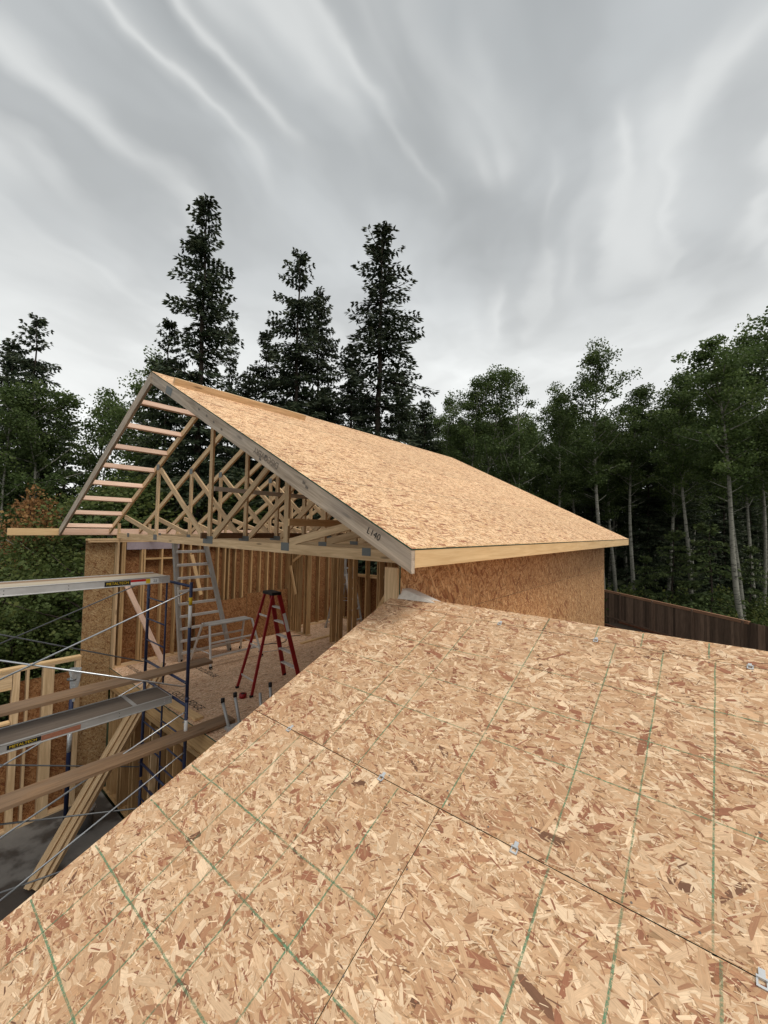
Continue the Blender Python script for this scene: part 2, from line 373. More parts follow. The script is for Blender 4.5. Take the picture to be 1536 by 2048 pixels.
# roof sheathing panels on the right slope
e0 = Vector((0, EY, zr(EY))) - sS*.034
slope_len = (RY-EY)*math.sqrt(1+RS*RS)+.034
cs = 0; row = 0
while cs < slope_len-.05:
    ce = min(cs+1.22, slope_len)
    x = XA; first = 2.44 if row % 2 == 0 else 1.22; ln = first
    while x < XB-.01:
        x2 = min(x+ln, XB); ln = 2.44
        mid = e0 + sS*(cs+ce)/2 - nS*.0055
        lift = nS*random.uniform(0, .002)
        board('sheathing_panel', G, mid*1+X3*(x+.0025)+lift, mid+X3*(x2-.0025)+lift, (ce-cs)-.006, .011, sS, 'osb', 0, 'edge_green')
        x = x2
    cs = ce; row += 1
# fascia and barge rafters
def rafter(xc, y0, y1, W, T, mat, name='barge_rafter', gap=.012):
    """rafter parallel to the slope between y0 and y1 hanging under the sheathing"""
    sgn = 1 if (y0+y1)/2 < RY else -1
    sl_ = Vector((0, 1, RS*sgn)).normalized(); nn = Vector((0, -RS*sgn, 1)).normalized()
    a = Vector((xc, y0, zr(y0))) - nn*(W/2+gap); b = Vector((xc, y1, zr(y1))) - nn*(W/2+gap)
    return board(name, G, a, b, W, T, nn, mat)
for xa_, xb_ in ((XA+.048, 6.2), (6.202, XB)): fb = board('fascia_board', G, (xa_, EY-.002, -.123-.071), (xb_, EY-.002, -.123-.071), .14, .038, Z3, 'lumber_pale')
def plumb_rafter(name, parent, x0, x1, ya, yb, za, zb, h, mat):
    """rafter with plumb-cut ends: parallelogram in the YZ plane"""
    L = math.hypot(yb-ya, zb-za); org = Vector(((x0+x1)/2, ya, za))
    ax = Vector((0, yb-ya, zb-za)).normalized(); up = X3.cross(ax); up = up if up.z > 0 else -up
    Mx = frame(ax, up, org); inv_ = Mx.inverted(); t = (x1-x0)/2; vs = []
    for xx in (x0, x1):
        for (y, z) in ((ya, za), (yb, zb), (yb, zb-h), (ya, za-h)): vs.append(tuple(inv_ @ Vector((xx, y, z))))
    me = bpy.data.meshes.new(name); me.from_pydata(vs, [], [(0, 1, 2, 3), (7, 6, 5, 4), (0, 4, 5, 1), (1, 5, 6, 2), (2, 6, 7, 3), (3, 7, 4, 0)])
    me.materials.append(M[mat]); me.update(); return add(name, me, parent, Mx)
HB = .158
br = plumb_rafter('barge_rafter', G, XA+.008, XA+.046, EY-.02, RY, zr(EY-.02)-.0125, RZ-.0125, HB, 'lumber_grey')
br['label'] = 'grey weathered barge board with pencilled writing'
bl = plumb_rafter('barge_rafter', G, XA-.002, XA+.036, EYL, RY+.002, zr(EYL)-.0125, RZ-.0145, HB, 'lumber_grey')
# corner block and pencil marks on the right barge board
box('corner_block', G, (XA-.004, EY-.022, -.285), (XA+.018, EY+.10, -.135), 'lumber_pale') if False else None
ay = Vector((0, -1, -RS)).normalized(); up_ = Vector((0, -RS, 1)).normalized()
def on_barge(y, dn): return Vector((XA+.0055, y, zr(y)-.012)) - up_*dn
for s_, y_, dn, sz, mt, rot in [('L140', 1.95, .085, .07, 'ink', 0), ('DISCOVERY', 3.05, .035, .085, 'pencil', 1), ('KD 2C', 4.0, .035, .06, 'pencil', 1), ('R 2X6', 4.75, .035, .055, 'pencil', 1)]:
    if s_ not in ('L140', 'DISCOVERY'): continue
    xd, yd = (ay, up_) if not rot else (-ay, -up_)
    text('lettering', br, s_, sz, on_barge(y_, dn), xd, yd, mt)
for y_ in (5.45,):
    solid('nail_plate', br, [on_barge(y_+.09, .03), on_barge(y_-.09, .03), on_barge(y_-.09, .13), on_barge(y_+.09, .13)], [(0, 1, 2, 3)], 'plate')
# scuffs: grey strips of old mill marks
for y_ in (2.5, 3.4, 4.2, 4.6): 
    for k in range(2):
        yy = y_ + random.uniform(-.2, .2); dn = random.uniform(.03, .11)
        solid('stain', br, [on_barge(yy+.02, dn), on_barge(yy-.02, dn+.004), on_barge(yy-.024, dn+.022), on_barge(yy+.012, dn+.026)], [(0, 1, 2, 3)], 'pencil')
# lookouts between barge rafter and first truss (open left slope) + right slope ones
yy = RY+.52
k = 0
while yy < EYL-.2:
    z = zr(yy)-.0125-.052
    board('lookout', G, (XA+.036, yy, z), (XT-.02, yy, z), .089, .038, Vector((0, RS, 1)), 'lumber_pink'); yy += .535
yy = RY-.53
while yy > EY+.2:
    z = zr(yy)-.0125-.052
    board('lookout', G, (XA+.048, yy, z), (XT-.02, yy, z), .089, .038, Vector((0, -RS, 1)), 'lumber_pink'); yy -= .535
box('eave_board', G, (XA+.036, EYL-.02, zr(EYL)-.15), (XB-.2, EYL+.018, zr(EYL)-.012), 'lumber_pink')
box('eave_board', G, (1.40, EYL+.020, zr(EYL)-.16), (XB-.2, EYL+.058, zr(EYL)-.02), 'lumber_pale')
# ridge board lying on the sheathing near the ridge
p = Vector((0, 5.50, zr(5.50))) + nS*.019
rb0 = Vector((2.28, 5.50, zr(5.50)+.004)); rb1 = Vector((4.45, 5.50, zr(5.50)+.004))
def on_roof(x, y, h): return Vector((x, y, zr(y))) + nS*h
board('roof_cleat', G, on_roof(2.24, 5.47, .046), on_roof(4.40, 5.47, .046), .09, .038, nS, 'lumber')
# trusses
TW = .038
WR, WL = 2.0, 10.05            # right / left wall outer faces
CB = -.335                     # bottom of bottom chord (top of plates)
def truss(x):
    t = thing_part('truss', G, (x, RY, CB))
    for sg, ye in ((1, EY+.03), (-1, EYL-.03)):
        ya, yb = (ye, RY) if sg == 1 else (ye, RY+.0015)
        plumb_rafter('top_chord', t, x-TW/2, x+TW/2, ya, yb, zr(ya)-.0135, zr(yb)-.0135, .108, 'lumber')
    box('bottom_chord', t, (x-TW/2+.001, WR+.01, CB+.002), (x+TW/2-.001, WL-.01, CB+.118), 'lumber')
    cz = CB+.10
    def web(a, b, w_=.089, nm='web'): board(nm, t, (x, a[0], a[1]), (x, b[0], b[1]), w_, TW-.003, Vector((0, 1, .01)) if abs(a[0]-b[0]) < .02 else Z3, 'lumber')
    web((RY-.03, cz+.01), (RY-.03, RZ-.22))
    for sg in (1, -1):
        yv = RY + sg*1.95
        web((yv, cz+.01), (yv, zr(yv)-.12))
        web((RY+sg*.16, cz+.045), (yv-sg*.09, zr(yv)-.15))
        yh = RY + sg*3.1
        web((RY+sg*1.95+sg*.08, cz+.04), (RY+sg*3.55, zr(RY+sg*3.55)-.22))
        web(((WR+.07) if sg == -1 else (WL-.07), cz+.015), ((WR+.07) if sg == -1 else (WL-.07), zr(WR+.07)-.125))
        for (py, pz, a, b) in ((yv, cz-.015, .16, .10), (yv, zr(yv)-.10, .13, .11), (RY+sg*3.3, cz-.01, .12, .08)):
            solid('truss_plate', t, [(x-TW/2-.002, py-a/2, pz-b/2), (x-TW/2-.002, py+a/2, pz-b/2), (x-TW/2-.002, py+a/2, pz+b/2), (x-TW/2-.002, py-a/2, pz+b/2)], [(3, 2, 1, 0)], 'plate')
    solid('truss_plate', t, [(x-TW/2-.002, RY-.17, cz-.055), (x-TW/2-.002, RY+.13, cz-.055), (x-TW/2-.002, RY+.13, cz+.06), (x-TW/2-.002, RY-.17, cz+.06)], [(3, 2, 1, 0)], 'plate')
def thing_part(name, parent, loc):
    o = bpy.data.objects.new(name, None); COL.objects.link(o); o.parent = parent
    Mx = Matrix.Translation(Vector(loc)); o.matrix_basis = WM[parent.name].inverted() @ Mx; WM[o.name] = Mx; return o
x = XT
while x < 10.0:
    truss(x); x += .61
# strongbacks / lateral braces through the trusses
box('strongback', G, (XT-.1, RY+.02, CB+.12), (9.6, RY+.058, CB+.21), 'lumber_brown')
box('lateral_brace', G, (XT+.02, RY-.10, .52), (9.8, RY-.075, .56+.03), 'ptfe')
board('lateral_brace', G, (3.05, RY-2.05, .05), (7.5, RY-2.05, .05), .089, .03, Z3, 'lumber_pale')
# ---- walls
# right wall: exterior sheathing on Y=WR, wall end post, studs, plates
zt = CB-.002
def zpan(y0, y1, z0, z1, n, face_x=None, mat='osb_wall', name='wall_panel', th=.011):
    pass
# exterior sheathing panels (long axis vertical, joined edge to edge)
xs = [2.62, 3.84, 5.06, 6.28, 7.50, 8.72, 9.94, 10.05]
for i in range(len(xs)-1):
    for (z0, z1) in ((-.78, zr(WR)-.15), (-3.22, -.783), (-5.0, -3.223)):
        box('wall_panel', G, (xs[i]+.0015, WR-.011, z0), (xs[i+1]-.0015, WR, z1), 'osb_wall', 0, 'edge_green')
box('end_post', G, (2.600, WR+.002, FL), (2.638, WR+.14, -.32), 'lumber')
box('top_plate', G, (2.64, WR+.002, zt-.038), (10.0, WR+.14, zt), 'lumber_in')
box('top_plate', G, (2.64, WR+.002, zt-.078), (10.0, WR+.14, zt-.040), 'lumber_in')
box('bottom_plate', G, (XT, WR+.002, FL), (10.0, WR+.14, FL+.038), 'lumber_in')
x = 2.95
while x < 9.9:
    box('stud', G, (x-.019, WR+.002, FL+.038), (x+.019, WR+.14, zt-.078), 'lumber_in'); x += .406
# left wall
yl0, yl1 = WL-.14, WL
box('top_plate', G, (2.56, yl0-.005, zt-.038), (10.0, yl1, zt), 'lumber')
box('top_plate', G, (2.56, yl0, zt-.078), (10.0, yl1, zt-.040), 'lumber')
box('bottom_plate', G, (3.09, yl0, FL), (10.0, yl1, FL+.038), 'lumber')
lx = [3.17, 3.21, 3.56, 3.61, 3.98, 4.30, 4.44, 4.63, 4.86, 5.08, 5.34, 5.53, 5.64, 5.82, 6.05, 6.31, 6.58, 6.83, 7.04, 7.30, 7.55, 7.60, 7.64, 7.95, 8.35, 8.76, 9.16, 9.57, 9.95]
for x in lx:
    box('stud', G, (x-.019, yl0, FL+.038), (x+.019, yl1-.002, zt-.078), 'lumber_in')
box('header', G, (3.63, yl0+.01, -.82), (4.28, yl1-.002, -.782), 'lumber_in')
for i, (a, b) in enumerate(((3.10, 3.9), (3.9, 5.12), (5.12, 6.34), (6.34, 7.56), (7.56, 8.78), (8.78, 10.0))):
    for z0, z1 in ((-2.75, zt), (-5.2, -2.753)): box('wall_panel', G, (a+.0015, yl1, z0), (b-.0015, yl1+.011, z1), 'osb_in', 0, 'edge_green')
box('vapour_strip', G, (3.24, yl0-.004, zt-.24), (4.35, yl0-.001, zt-.08), 'wrap', 0)
box('vapour_strip', G, (5.0, yl0-.004, zt-.14), (9.8, yl0-.001, zt-.08), 'wrap', 0)
# wing of the left wall that runs past the first truss
box('wing_panel', G, (2.53, WL-.011, FL+.15), (3.055, WL, zt-.04), 'osb_wing', 0, 'edge_green')
box('wing_panel', G, (2.53, WL-.011, -5.59), (3.055, WL, FL+.147), 'osb_wing', 0, 'edge_green')
box('wing_post', G, (3.062, WL-.165, FL), (3.10, WL, zt-.078), 'lumber')
box('wing_plate', G, (2.53, WL-.14, zt-.038), (3.4, WL+.02, zt-.001), 'lumber_pale')
# OSB sheets standing against the left wall inside
for (x0, x1, z1, t_) in ((4.75, 6.15, -1.93, .10), (6.16, 7.5, -1.84, .08)):
    sh = thing('osb_sheet', 'reddish strand board sheet standing against the studs behind the %s' % ('aluminium work platform' if x0 < 5 else 'red stepladder'), 'board', ((x0+x1)/2, WL-.25, FL))
    board('sheet_panel', sh, (x0, WL-.16-t_/2-.02, (FL+z1)/2+.005), (x1, WL-.16-t_/2-.02, (FL+z1)/2+.005), z1-FL, .011, Vector((0, t_, z1-FL)), 'osb_in', 0, 'edge_green')
# far gable wall with a window opening
FX = 10.0
box('top_plate', G, (FX-.14, WR+.15, zt-.04), (FX, WL-.15, zt), 'lumber_in')
box('bottom_plate', G, (FX-.14, WR+.15, FL), (FX, WL-.15, FL+.038), 'lumber_in')
y = WR+.3
while y < WL-.2:
    op = 8.25 < y < 9.5 or 4.0 < y < 5.3
    if op:
        box('stud', G, (FX-.14, y-.019, FL+.038), (FX-.002, y+.019, -1.62), 'lumber_in')
    else: box('stud', G, (FX-.14, y-.019, FL+.038), (FX-.002, y+.019, zt-.04), 'lumber_in')
    y += .406
for (ya, yb) in ((WR, 3.98), (5.32, 8.23), (9.52, WL)):
    ny = max(1, round((yb-ya)/1.22))
    for i in range(ny):
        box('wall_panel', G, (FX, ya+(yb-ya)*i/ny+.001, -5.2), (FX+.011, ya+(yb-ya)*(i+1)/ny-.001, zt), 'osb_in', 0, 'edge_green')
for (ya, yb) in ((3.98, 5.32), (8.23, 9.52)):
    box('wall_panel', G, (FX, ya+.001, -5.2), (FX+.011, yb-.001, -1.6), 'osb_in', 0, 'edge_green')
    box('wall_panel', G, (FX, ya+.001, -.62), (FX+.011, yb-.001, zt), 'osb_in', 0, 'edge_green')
    box('window_sill', G, (FX-.15, ya, -1.62), (FX+.0, yb, -1.58), 'lumber')
    box('header', G, (FX-.14, ya, -.65), (FX-.002, yb, -.61), 'lumber_in')
    box('stud', G, (FX-.14, ya-.04, FL+.04), (FX-.003, ya-.002, zt-.04), 'lumber_in'); box('stud', G, (FX-.14, yb+.002, FL+.04), (FX-.003, yb+.04, zt-.04), 'lumber_in')
# subfloor sheets over joists
rowi = 0; y = WR
while y < WL-.02:
    y2 = min(y+1.22, WL); x = 3.06; ln = 2.44 if rowi % 2 else 1.6
    while x < FX-.01:
        x2 = min(x+ln, FX); ln = 2.44
        box('floor_panel', G, (x+.001, y+.001, FL-.019), (x2-.001, y2-.001, FL), 'osb_floor', 0, 'edge_green'); x = x2
    y = y2; rowi += 1
box('rim_board', G, (3.06, WR, FL-.33), (3.10, WL-.012, FL-.021), 'lumber_in')
y = WR+.3
while y < WL-.1:
    box('floor_joist', G, (3.10, y-.019, FL-.30), (6.5, y+.019, FL-.02), 'lumber_in'); y += .61
# lower framed wall under the floor edge
box('top_plate', G, (3.04, WR, FL-.41), (3.18, WL-.012, FL-.332), 'lumber_in')
box('bottom_plate', G, (3.04, WR, -5.6), (3.18, WL-.012, -5.56), 'lumber_in')
for y in [2.3, 2.9, 3.5, 4.1, 4.7, 5.3, 5.9, 6.4, 6.85, 7.08, 7.4, 7.8, 8.12, 8.5, 8.66, 9.1, 9.25, 9.64, 9.85]:
    box('stud', G, (3.04, y-.019, -5.56), (3.18, y+.019, FL-.41), 'lumber_in')
for i in range(7):
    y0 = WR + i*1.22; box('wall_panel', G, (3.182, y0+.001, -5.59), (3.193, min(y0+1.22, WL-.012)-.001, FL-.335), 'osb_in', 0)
# right wall foundation
box('foundation', G, (2.9, WR+.005, GZ-.2), (10.0, WR+.18, -5.0), 'foundation', 0)
# floor print
text('floor_print', G, 'GOLD EDGE', .17, (3.52, 6.95, FL+.002), Vector((.62, -.78, 0)), Vector((.78, .62, 0)), 'ink') if False else None
def floor_text(s, x, y, size, ang): 
    a = math.radians(ang); xd = Vector((math.cos(a), math.sin(a), 0)); yd = Vector((-math.sin(a), math.cos(a), 0))
    text('floor_print', G, s, size, (x, y, FL+.003), xd, yd, 'ink')
floor_text('GOLD EDGE', 3.35, 7.75, .19, -90); floor_text('GOLD EDGE', 4.25, 8.85, .17, -90); floor_text('GOLD EDGE', 3.32, 9.9, .12, -90)
floor_text('GOLD EDGE', 7.0, 7.6, .17, -90); floor_text('GOLD EDGE', 9.0, 8.9, .17, -90)
for s_ in range(60):
    px, py = random.uniform(3.3, 7), random.uniform(5, 9.3)
    a = random.uniform(0, 3.1)
    if s_ < 34: solid('nail_mark', G, [(px, py, FL+.002), (px+.05*math.cos(a), py+.05*math.sin(a), FL+.002), (px+.05*math.cos(a)-.012*math.sin(a), py+.05*math.sin(a)+.012*math.cos(a), FL+.002)], [(0, 1, 2)], 'pencil')
def cord(name, label, pts, r, mat, cat='cord'):
    out_ = []
    for i in range(len(pts)-1):
        a, b = Vector(pts[i]), Vector(pts[i+1]); n_ = (b-a).orthogonal().normalized()
        for k in range(5):
            t = k/5; out_.append(a.lerp(b, t)+Vector((-(b-a).y, (b-a).x, 0)).normalized()*.08*math.sin(math.pi*t)*(1 if i % 2 else -1))
    out_.append(Vector(pts[-1])); o = tube(name, None, out_, r, mat, 6); o['label'] = label; o['category'] = cat
cord('power_cord', 'thin black power cord snaking over the subfloor to the doorway studs', [(7.45, 9.15, FL+.012), (7.0, 9.25, FL+.012), (6.6, 8.9, FL+.012), (6.1, 9.1, FL+.012), (5.8, 8.7, FL+.012)], .010, 'black')
# ---- interior partition
PW = thing('partition_wall', 'open stud partition wall between the two rooms behind the red stepladder', 'wall', (7.6, 7.6, FL))
box('top_plate', PW, (7.55, 2.3, zt-.04), (7.65, 9.9, zt-.002), 'lumber_in')
for y in (9.88, 9.84, 9.72, 9.60, 9.50, 9.42, 9.14, 9.02, 8.04, 7.98, 7.80, 7.72, 7.40, 7.22, 6.80, 6.42, 6.36, 6.0, 5.6, 5.2, 4.8, 4.4, 4.0, 3.6, 3.2, 2.8, 2.4):
    box('stud', PW, (7.53, y-.019, FL+.04), (7.67, y+.019, zt-.04), 'lumber_in')
box('bottom_plate', PW, (7.53, 8.95, FL), (7.67, 9.9, FL+.038), 'lumber'); box('bottom_plate', PW, (7.53, 2.3, FL), (7.67, 8.06, FL+.038), 'lumber')
def loose_board(name, label, p0, p1, W_, T_, side, mat, cat='board', group=None):
    p0, p1 = Vector(p0), Vector(p1)
    o = board(name, None, p0, p1, W_, T_, side, mat); o['label'] = label; o['category'] = cat
    if group: o['group'] = group
    return o
loose_board('brace_board', 'pale diagonal brace nailed across the rear partition studs', (7.50, 7.0, FL+.1), (7.50, 5.6, -.75), .089, .02, Y3, 'lumber_pale', 'brace')
loose_board('brace_board', 'short pale diagonal brace left of the red stepladder top', (7.45, 10.0-.3, -1.15), (7.45, 9.42, -1.95), .089, .02, Y3, 'lumber_pale', 'brace')
loose_board('brace_board', 'short pale brace high between the thick stud bundle and the doorway', (7.45, 9.6, -1.02), (7.45, 8.9, -.62), .075, .02, Z3, 'lumber_pale', 'brace')
loose_board('brace_board', 'pale board hanging diagonally behind the tall aluminium ladder', (4.62, 9.84, -.74), (4.88, 9.84, -1.72), .085, .03, X3, 'lumber_pale', 'brace')
loose_board('brace_board', 'pale diagonal brace from the left wall down to the subfloor behind the blue scaffold frame', (3.22, 9.88, -1.25), (3.80, 9.1, FL+.04), .10, .038, X3, 'lumber_pink', 'brace')
loose_board('floor_board', 'single board lying flat on the subfloor right of the red stepladder', (6.95, 8.50, FL+.02), (8.05, 8.55, FL+.02), .089, .038, Y3, 'lumber_pale', 'board')
loose_board('wood_offcut', 'short reddish block lying on the floor behind the doorway', (8.2, 8.7, FL+.03), (8.45, 8.9, FL+.03), .12, .06, Z3, 'bed', 'offcut')
loose_board('brace_board', 'horizontal temporary rail nailed across the rear window opening', (9.82, 8.1, -1.52), (9.82, 9.6, -1.56), .07, .03, Z3, 'lumber_pale', 'brace')
# ================================================================== NEAR ROOF
NS = .4046; CZ = -1.62
NR = thing('near_roof', 'large bare strand board roof slope with green printed grid lines filling the foreground', 'roof', (1.5, 2.0, GZ))
RX = 2.66; REY = 2.08
nN = Vector((-NS, 0, 1)).normalized(); sN = Vector((1, 0, NS)).normalized(); KN = math.sqrt(1+NS*NS)
def np_(x, y, h=0): return Vector((x, y, NS*x+CZ)) + nN*h
rows = [(-2.07, -.921, 2.08), (-.921, .227, 1.95), (.227, 1.375, .836), (1.375, 2.522, 2.08), (2.522, RX, .836)]
vis = {}
for (x0, x1, seam) in rows:
    y = REY; 
    cuts = [REY]
    yy = seam if seam < REY-.1 else REY-2.44
    while yy > -8: cuts.append(yy); yy -= 2.44
    cuts.append(-8.2)
    for a, b in zip(cuts[:-1], cuts[1:]):
        c = np_((x0+x1)/2, (a+b)/2, -.0055)
        pn = board('sheathing_panel', NR, c+Y3*((a-b)/2-.0012), c-Y3*((a-b)/2-.0012), (x1-x0)*KN-.0030, .011, sN, 'osb_near', 0, 'edge_green')
        vis[(x0, round(a, 2))] = (pn, x0, x1, b, a)
# strands pressed into the face, real flat flakes
def strands(pn, x0, x1, y0, y1):
    A = (x1-x0)*KN*(y1-y0); W_, L_ = (x1-x0)*KN, (y1-y0)
    Ps, Cs, Us = [], [], []
    pal = np.array([(.86, .64, .405), (.72, .495, .292), (.63, .402, .222), (.555, .332, .175), (.44, .23, .12), (.345, .15, .08), (.20, .10, .055)])*RNG.normal(.955, .02)*np.array([.965, .94, .965])
    for dens, l0, l1, w0, w1, pr, zlo, zhi in ((760, .07, .155, .012, .037, (.13, .26, .27, .18, .09, .060, .01), .10, .85), (1700, .03, .085, .004, .015, (.2, .24, .22, .16, .11, .07, .00), .2, .9),
                                     (5600, .008, .045, .001, .005, (.26, .20, .14, .12, .13, .10, .05), .4, 1.1)):
        n = int(dens*A)
        cx = RNG.uniform(0, W_, n); cy = RNG.uniform(0, L_, n)
        ang = np.where(RNG.random(n) < .55, RNG.normal(0, .42, n), RNG.uniform(-1.57, 1.57, n)) + math.pi/2
        L = l0+(l1-l0)*RNG.random(n)**1.5; Wd = w0+(w1-w0)*RNG.random(n)**1.4
        ca, sa = np.cos(ang), np.sin(ang)
        lx_ = np.stack([-L/2+RNG.uniform(0, .35, n)*L, L/2-RNG.uniform(0, .25, n)*L, L/2, L/2-RNG.uniform(0, .2, n)*L, -L/2+RNG.uniform(0, .25, n)*L, -L/2], 1)
        ly_ = np.stack([-Wd/2, -Wd/2*RNG.uniform(.6, 1, n), Wd*RNG.uniform(-.3, .3, n), Wd/2*RNG.uniform(.6, 1, n), Wd/2, Wd*RNG.uniform(-.2, .3, n)], 1)
        X_ = cx[:, None] + lx_*ca[:, None] - ly_*sa[:, None]; Y_ = cy[:, None] + lx_*sa[:, None] + ly_*ca[:, None]
        np.clip(X_, .0004, W_-.0004, out=X_); np.clip(Y_, .0004, L_-.0004, out=Y_)
        zc = RNG.uniform(zlo, zhi, n)*.001; tx = RNG.normal(0, .0035, n); ty = RNG.normal(0, .006, n)
        Z_ = np.maximum(zc[:, None] + lx_*tx[:, None] + ly_*ty[:, None], .00006)
        Ps.append(np.stack([X_, Y_, Z_], 2))
        ci = RNG.choice(7, n, p=np.array(pr)/sum(pr)); cc = pal[ci]*RNG.normal(1, .07, n)[:, None]*np.array([1, 1, 1])[None]
        Cs.append(cc)
        Us.append(np.stack([lx_+RNG.uniform(0, 50, n)[:, None], ly_+RNG.uniform(0, 50, n)[:, None]], 2))
    P = np.concatenate(Ps); C_ = np.concatenate(Cs); U_ = np.concatenate(Us)
    me = quads('strands', P, 'strands', None, 6)
    uv = me.uv_layers.new(name='uv'); uv.data.foreach_set('uv', U_.astype(np.float32).ravel())
    at = me.attributes.new('col', 'FLOAT_COLOR', 'FACE'); at.data.foreach_set('color', np.concatenate([C_, np.ones((len(C_), 1))], 1).astype(np.float32).ravel())
    og = np_(x0, y0); Mx = frame(sN, Y3, og)
    if (Mx.to_3x3() @ Vector((0, 0, 1))).z < 0: Mx = Mx
    add('surface_strands', me, pn, Mx, kind='stuff')
for (pn, x0, x1, y0, y1) in vis.values():
    if x1 < .1 or y1 < -2.2: continue
    strands(pn, x0+.0012, x1-.0012, max(y0, -1.9)+.0012, y1-.0012)
# green grid print
def print_lines(key, segs):
    pn = vis[key][0]; vs = []; fs = []
    for (xa, ya, xb, yb, w_) in segs:
        n = max(2, int(math.hypot(xb-xa, yb-ya)/.08)); dx, dy = xb-xa, yb-ya; L = math.hypot(dx, dy); ux, uy = -dy/L, dx/L
        for i in range(n+1):
            t = i/n; jx = random.gauss(0, .0008); b0 = len(vs)
            cx, cy = xa+dx*t+ux*jx, ya+dy*t+uy*jx
            for s_ in (-1, 1): vs.append(np_(cx+ux*s_*w_/2, cy+uy*s_*w_/2, .0013))
            if i: fs.append((b0-2, b0, b0+1, b0-1))
    solid('printed_line', pn, vs, fs, 'line')
A0, A1, B0, B1 = 1.38, 2.515, .232, 1.37
print_lines((1.375, 2.08), [(A0, y, A1, y, .0055) for y in (1.50, 1.27, .83, .443, .23, .026, -.19)] + [(x, 2.05, x, -.34, .004) for x in (1.725, 1.955, 2.2)])
print_lines((2.522, .84), [(2.53, y, RX-.01, y, .006) for y in (.83, .55, .33, .05, -.3)])
print_lines((.227, 2.08), [(B0, y, B1, y, .006) for y in (1.865, 1.66, 1.48, 1.27, 1.03)] + [(x, 2.06, x, .84, .006) for x in (.40, .607, .822, 1.009)])
print_lines((.227, .84), [(B0, y, B1, y, .007) for y in (.43, .225, .01, -.2)] + [(x, .83, x, .52, .006) for x in (.607, .822)])
# H clips on the joints
def clip(x, y):
    c = [np_(x, y, .0)]
    me_v, me_f = [], []
    def bx_(x0, x1, y0, y1, z0, z1):
        b = len(me_v)
        for z in (z0, z1):
            for (xx, yy) in ((x0, y0), (x1, y0), (x1, y1), (x0, y1)): me_v.append(np_(x+xx*.82, y+yy*.82, z))
        me_f.extend([(b+3, b+2, b+1, b), (b+4, b+5, b+6, b+7), (b, b+1, b+5, b+4), (b+1, b+2, b+6, b+5), (b+2, b+3, b+7, b+6), (b+3, b, b+4, b+7)])
    bx_(-.022, -.016, -.014, .014, .0012, .005); bx_(-.022, 0, -.014, -.009, .0012, .0045); bx_(-.022, 0, .009, .014, .0012, .0045)
    bx_(-.002, .003, -.014, .014, .0012, .009); bx_(.003, .024, -.008, .008, .0012, .0052)
    solid('panel_clip', NR, me_v, me_f, 'clip')
for (x, y) in [(1.375, 1.753), (1.377, 1.124), (1.375, .541), (1.375, -.066), (2.522, 1.102), (2.522, .541), (2.522, -.097)]: clip(x, y)
# nail heads along the joints and the truss lines
hv, hf = [], []
for (jx, ys) in ((1.375-.02, 1), (1.375+.02, 1), (2.522-.02, 1), (2.522+.02, 1)):
    y = 2.0
    while y > -1.8:
        if abs((y % .61)-.3) > .02 and random.random() < .55:
            cx_, cy_ = jx+random.gauss(0, .004), y+random.gauss(0, .01); b0 = len(hv)
            for k in range(6): hv.append(np_(cx_+.0035*math.cos(k*1.047), cy_+.0035*math.sin(k*1.047), .0016))
            hf.append(tuple(range(b0, b0+6)))
        y -= .15
for ty in (1.753-.03, 1.124-.02, .541-.02, -.066-.02, .836-.015, .836+.015):
    x = .25
    while x < 2.6:
        if random.random() < .7:
            cx_, cy_ = x+random.gauss(0, .01), ty+random.gauss(0, .006); b0 = len(hv)
            for k in range(6): hv.append(np_(cx_+.0035*math.cos(k*1.047), cy_+.0035*math.sin(k*1.047), .0016))
            hf.append(tuple(range(b0, b0+6)))
        x += .3
solid('nail_heads', NR, hv, hf, 'pencil', kind='stuff')
# back slope, ridge, fly rafter, gable wall below
for i in range(4):
    y1 = REY-2.44*i; y0 = max(y1-2.44, -8.2)
    c0 = Vector((RX+.0, (y0+y1)/2, NS*RX+CZ-.006)); c1 = Vector((6.6, (y0+y1)/2, NS*RX+CZ-.006-NS*(6.6-RX)))
    if i == 0: c0.y = c1.y = (y0+WR-.02)/2; wdt = (WR-.02)-y0
    else: wdt = y1-y0
    board('sheathing_panel', NR, c0+Vector((.006, 0, -.002)), c1, wdt-.003, .011, Y3, 'osb', 0, 'edge_green')
c0, c1 = np_(-2.07, REY-.021, -.012-.07), np_(RX-.01, REY-.021, -.012-.07)
board('fly_rafter', NR, c0, c1, .14, .038, nN, 'lumber')
gy = REY-.32
solid('gable_panel', NR, [(-2, gy, -5.59), (2.6, gy, -5.59), (2.6, gy, NS*2.6+CZ-.18), (-2, gy, -2*NS+CZ-.18), (-2, gy-.011, -5.59), (2.6, gy-.011, -5.59), (2.6, gy-.011, NS*2.6+CZ-.18), (-2, gy-.011, -2*NS+CZ-.18)],
      [(3, 2, 1, 0), (4, 5, 6, 7), (0, 1, 5, 4), (1, 2, 6, 5), (2, 3, 7, 6), (3, 0, 4, 7)], 'osb_wall')
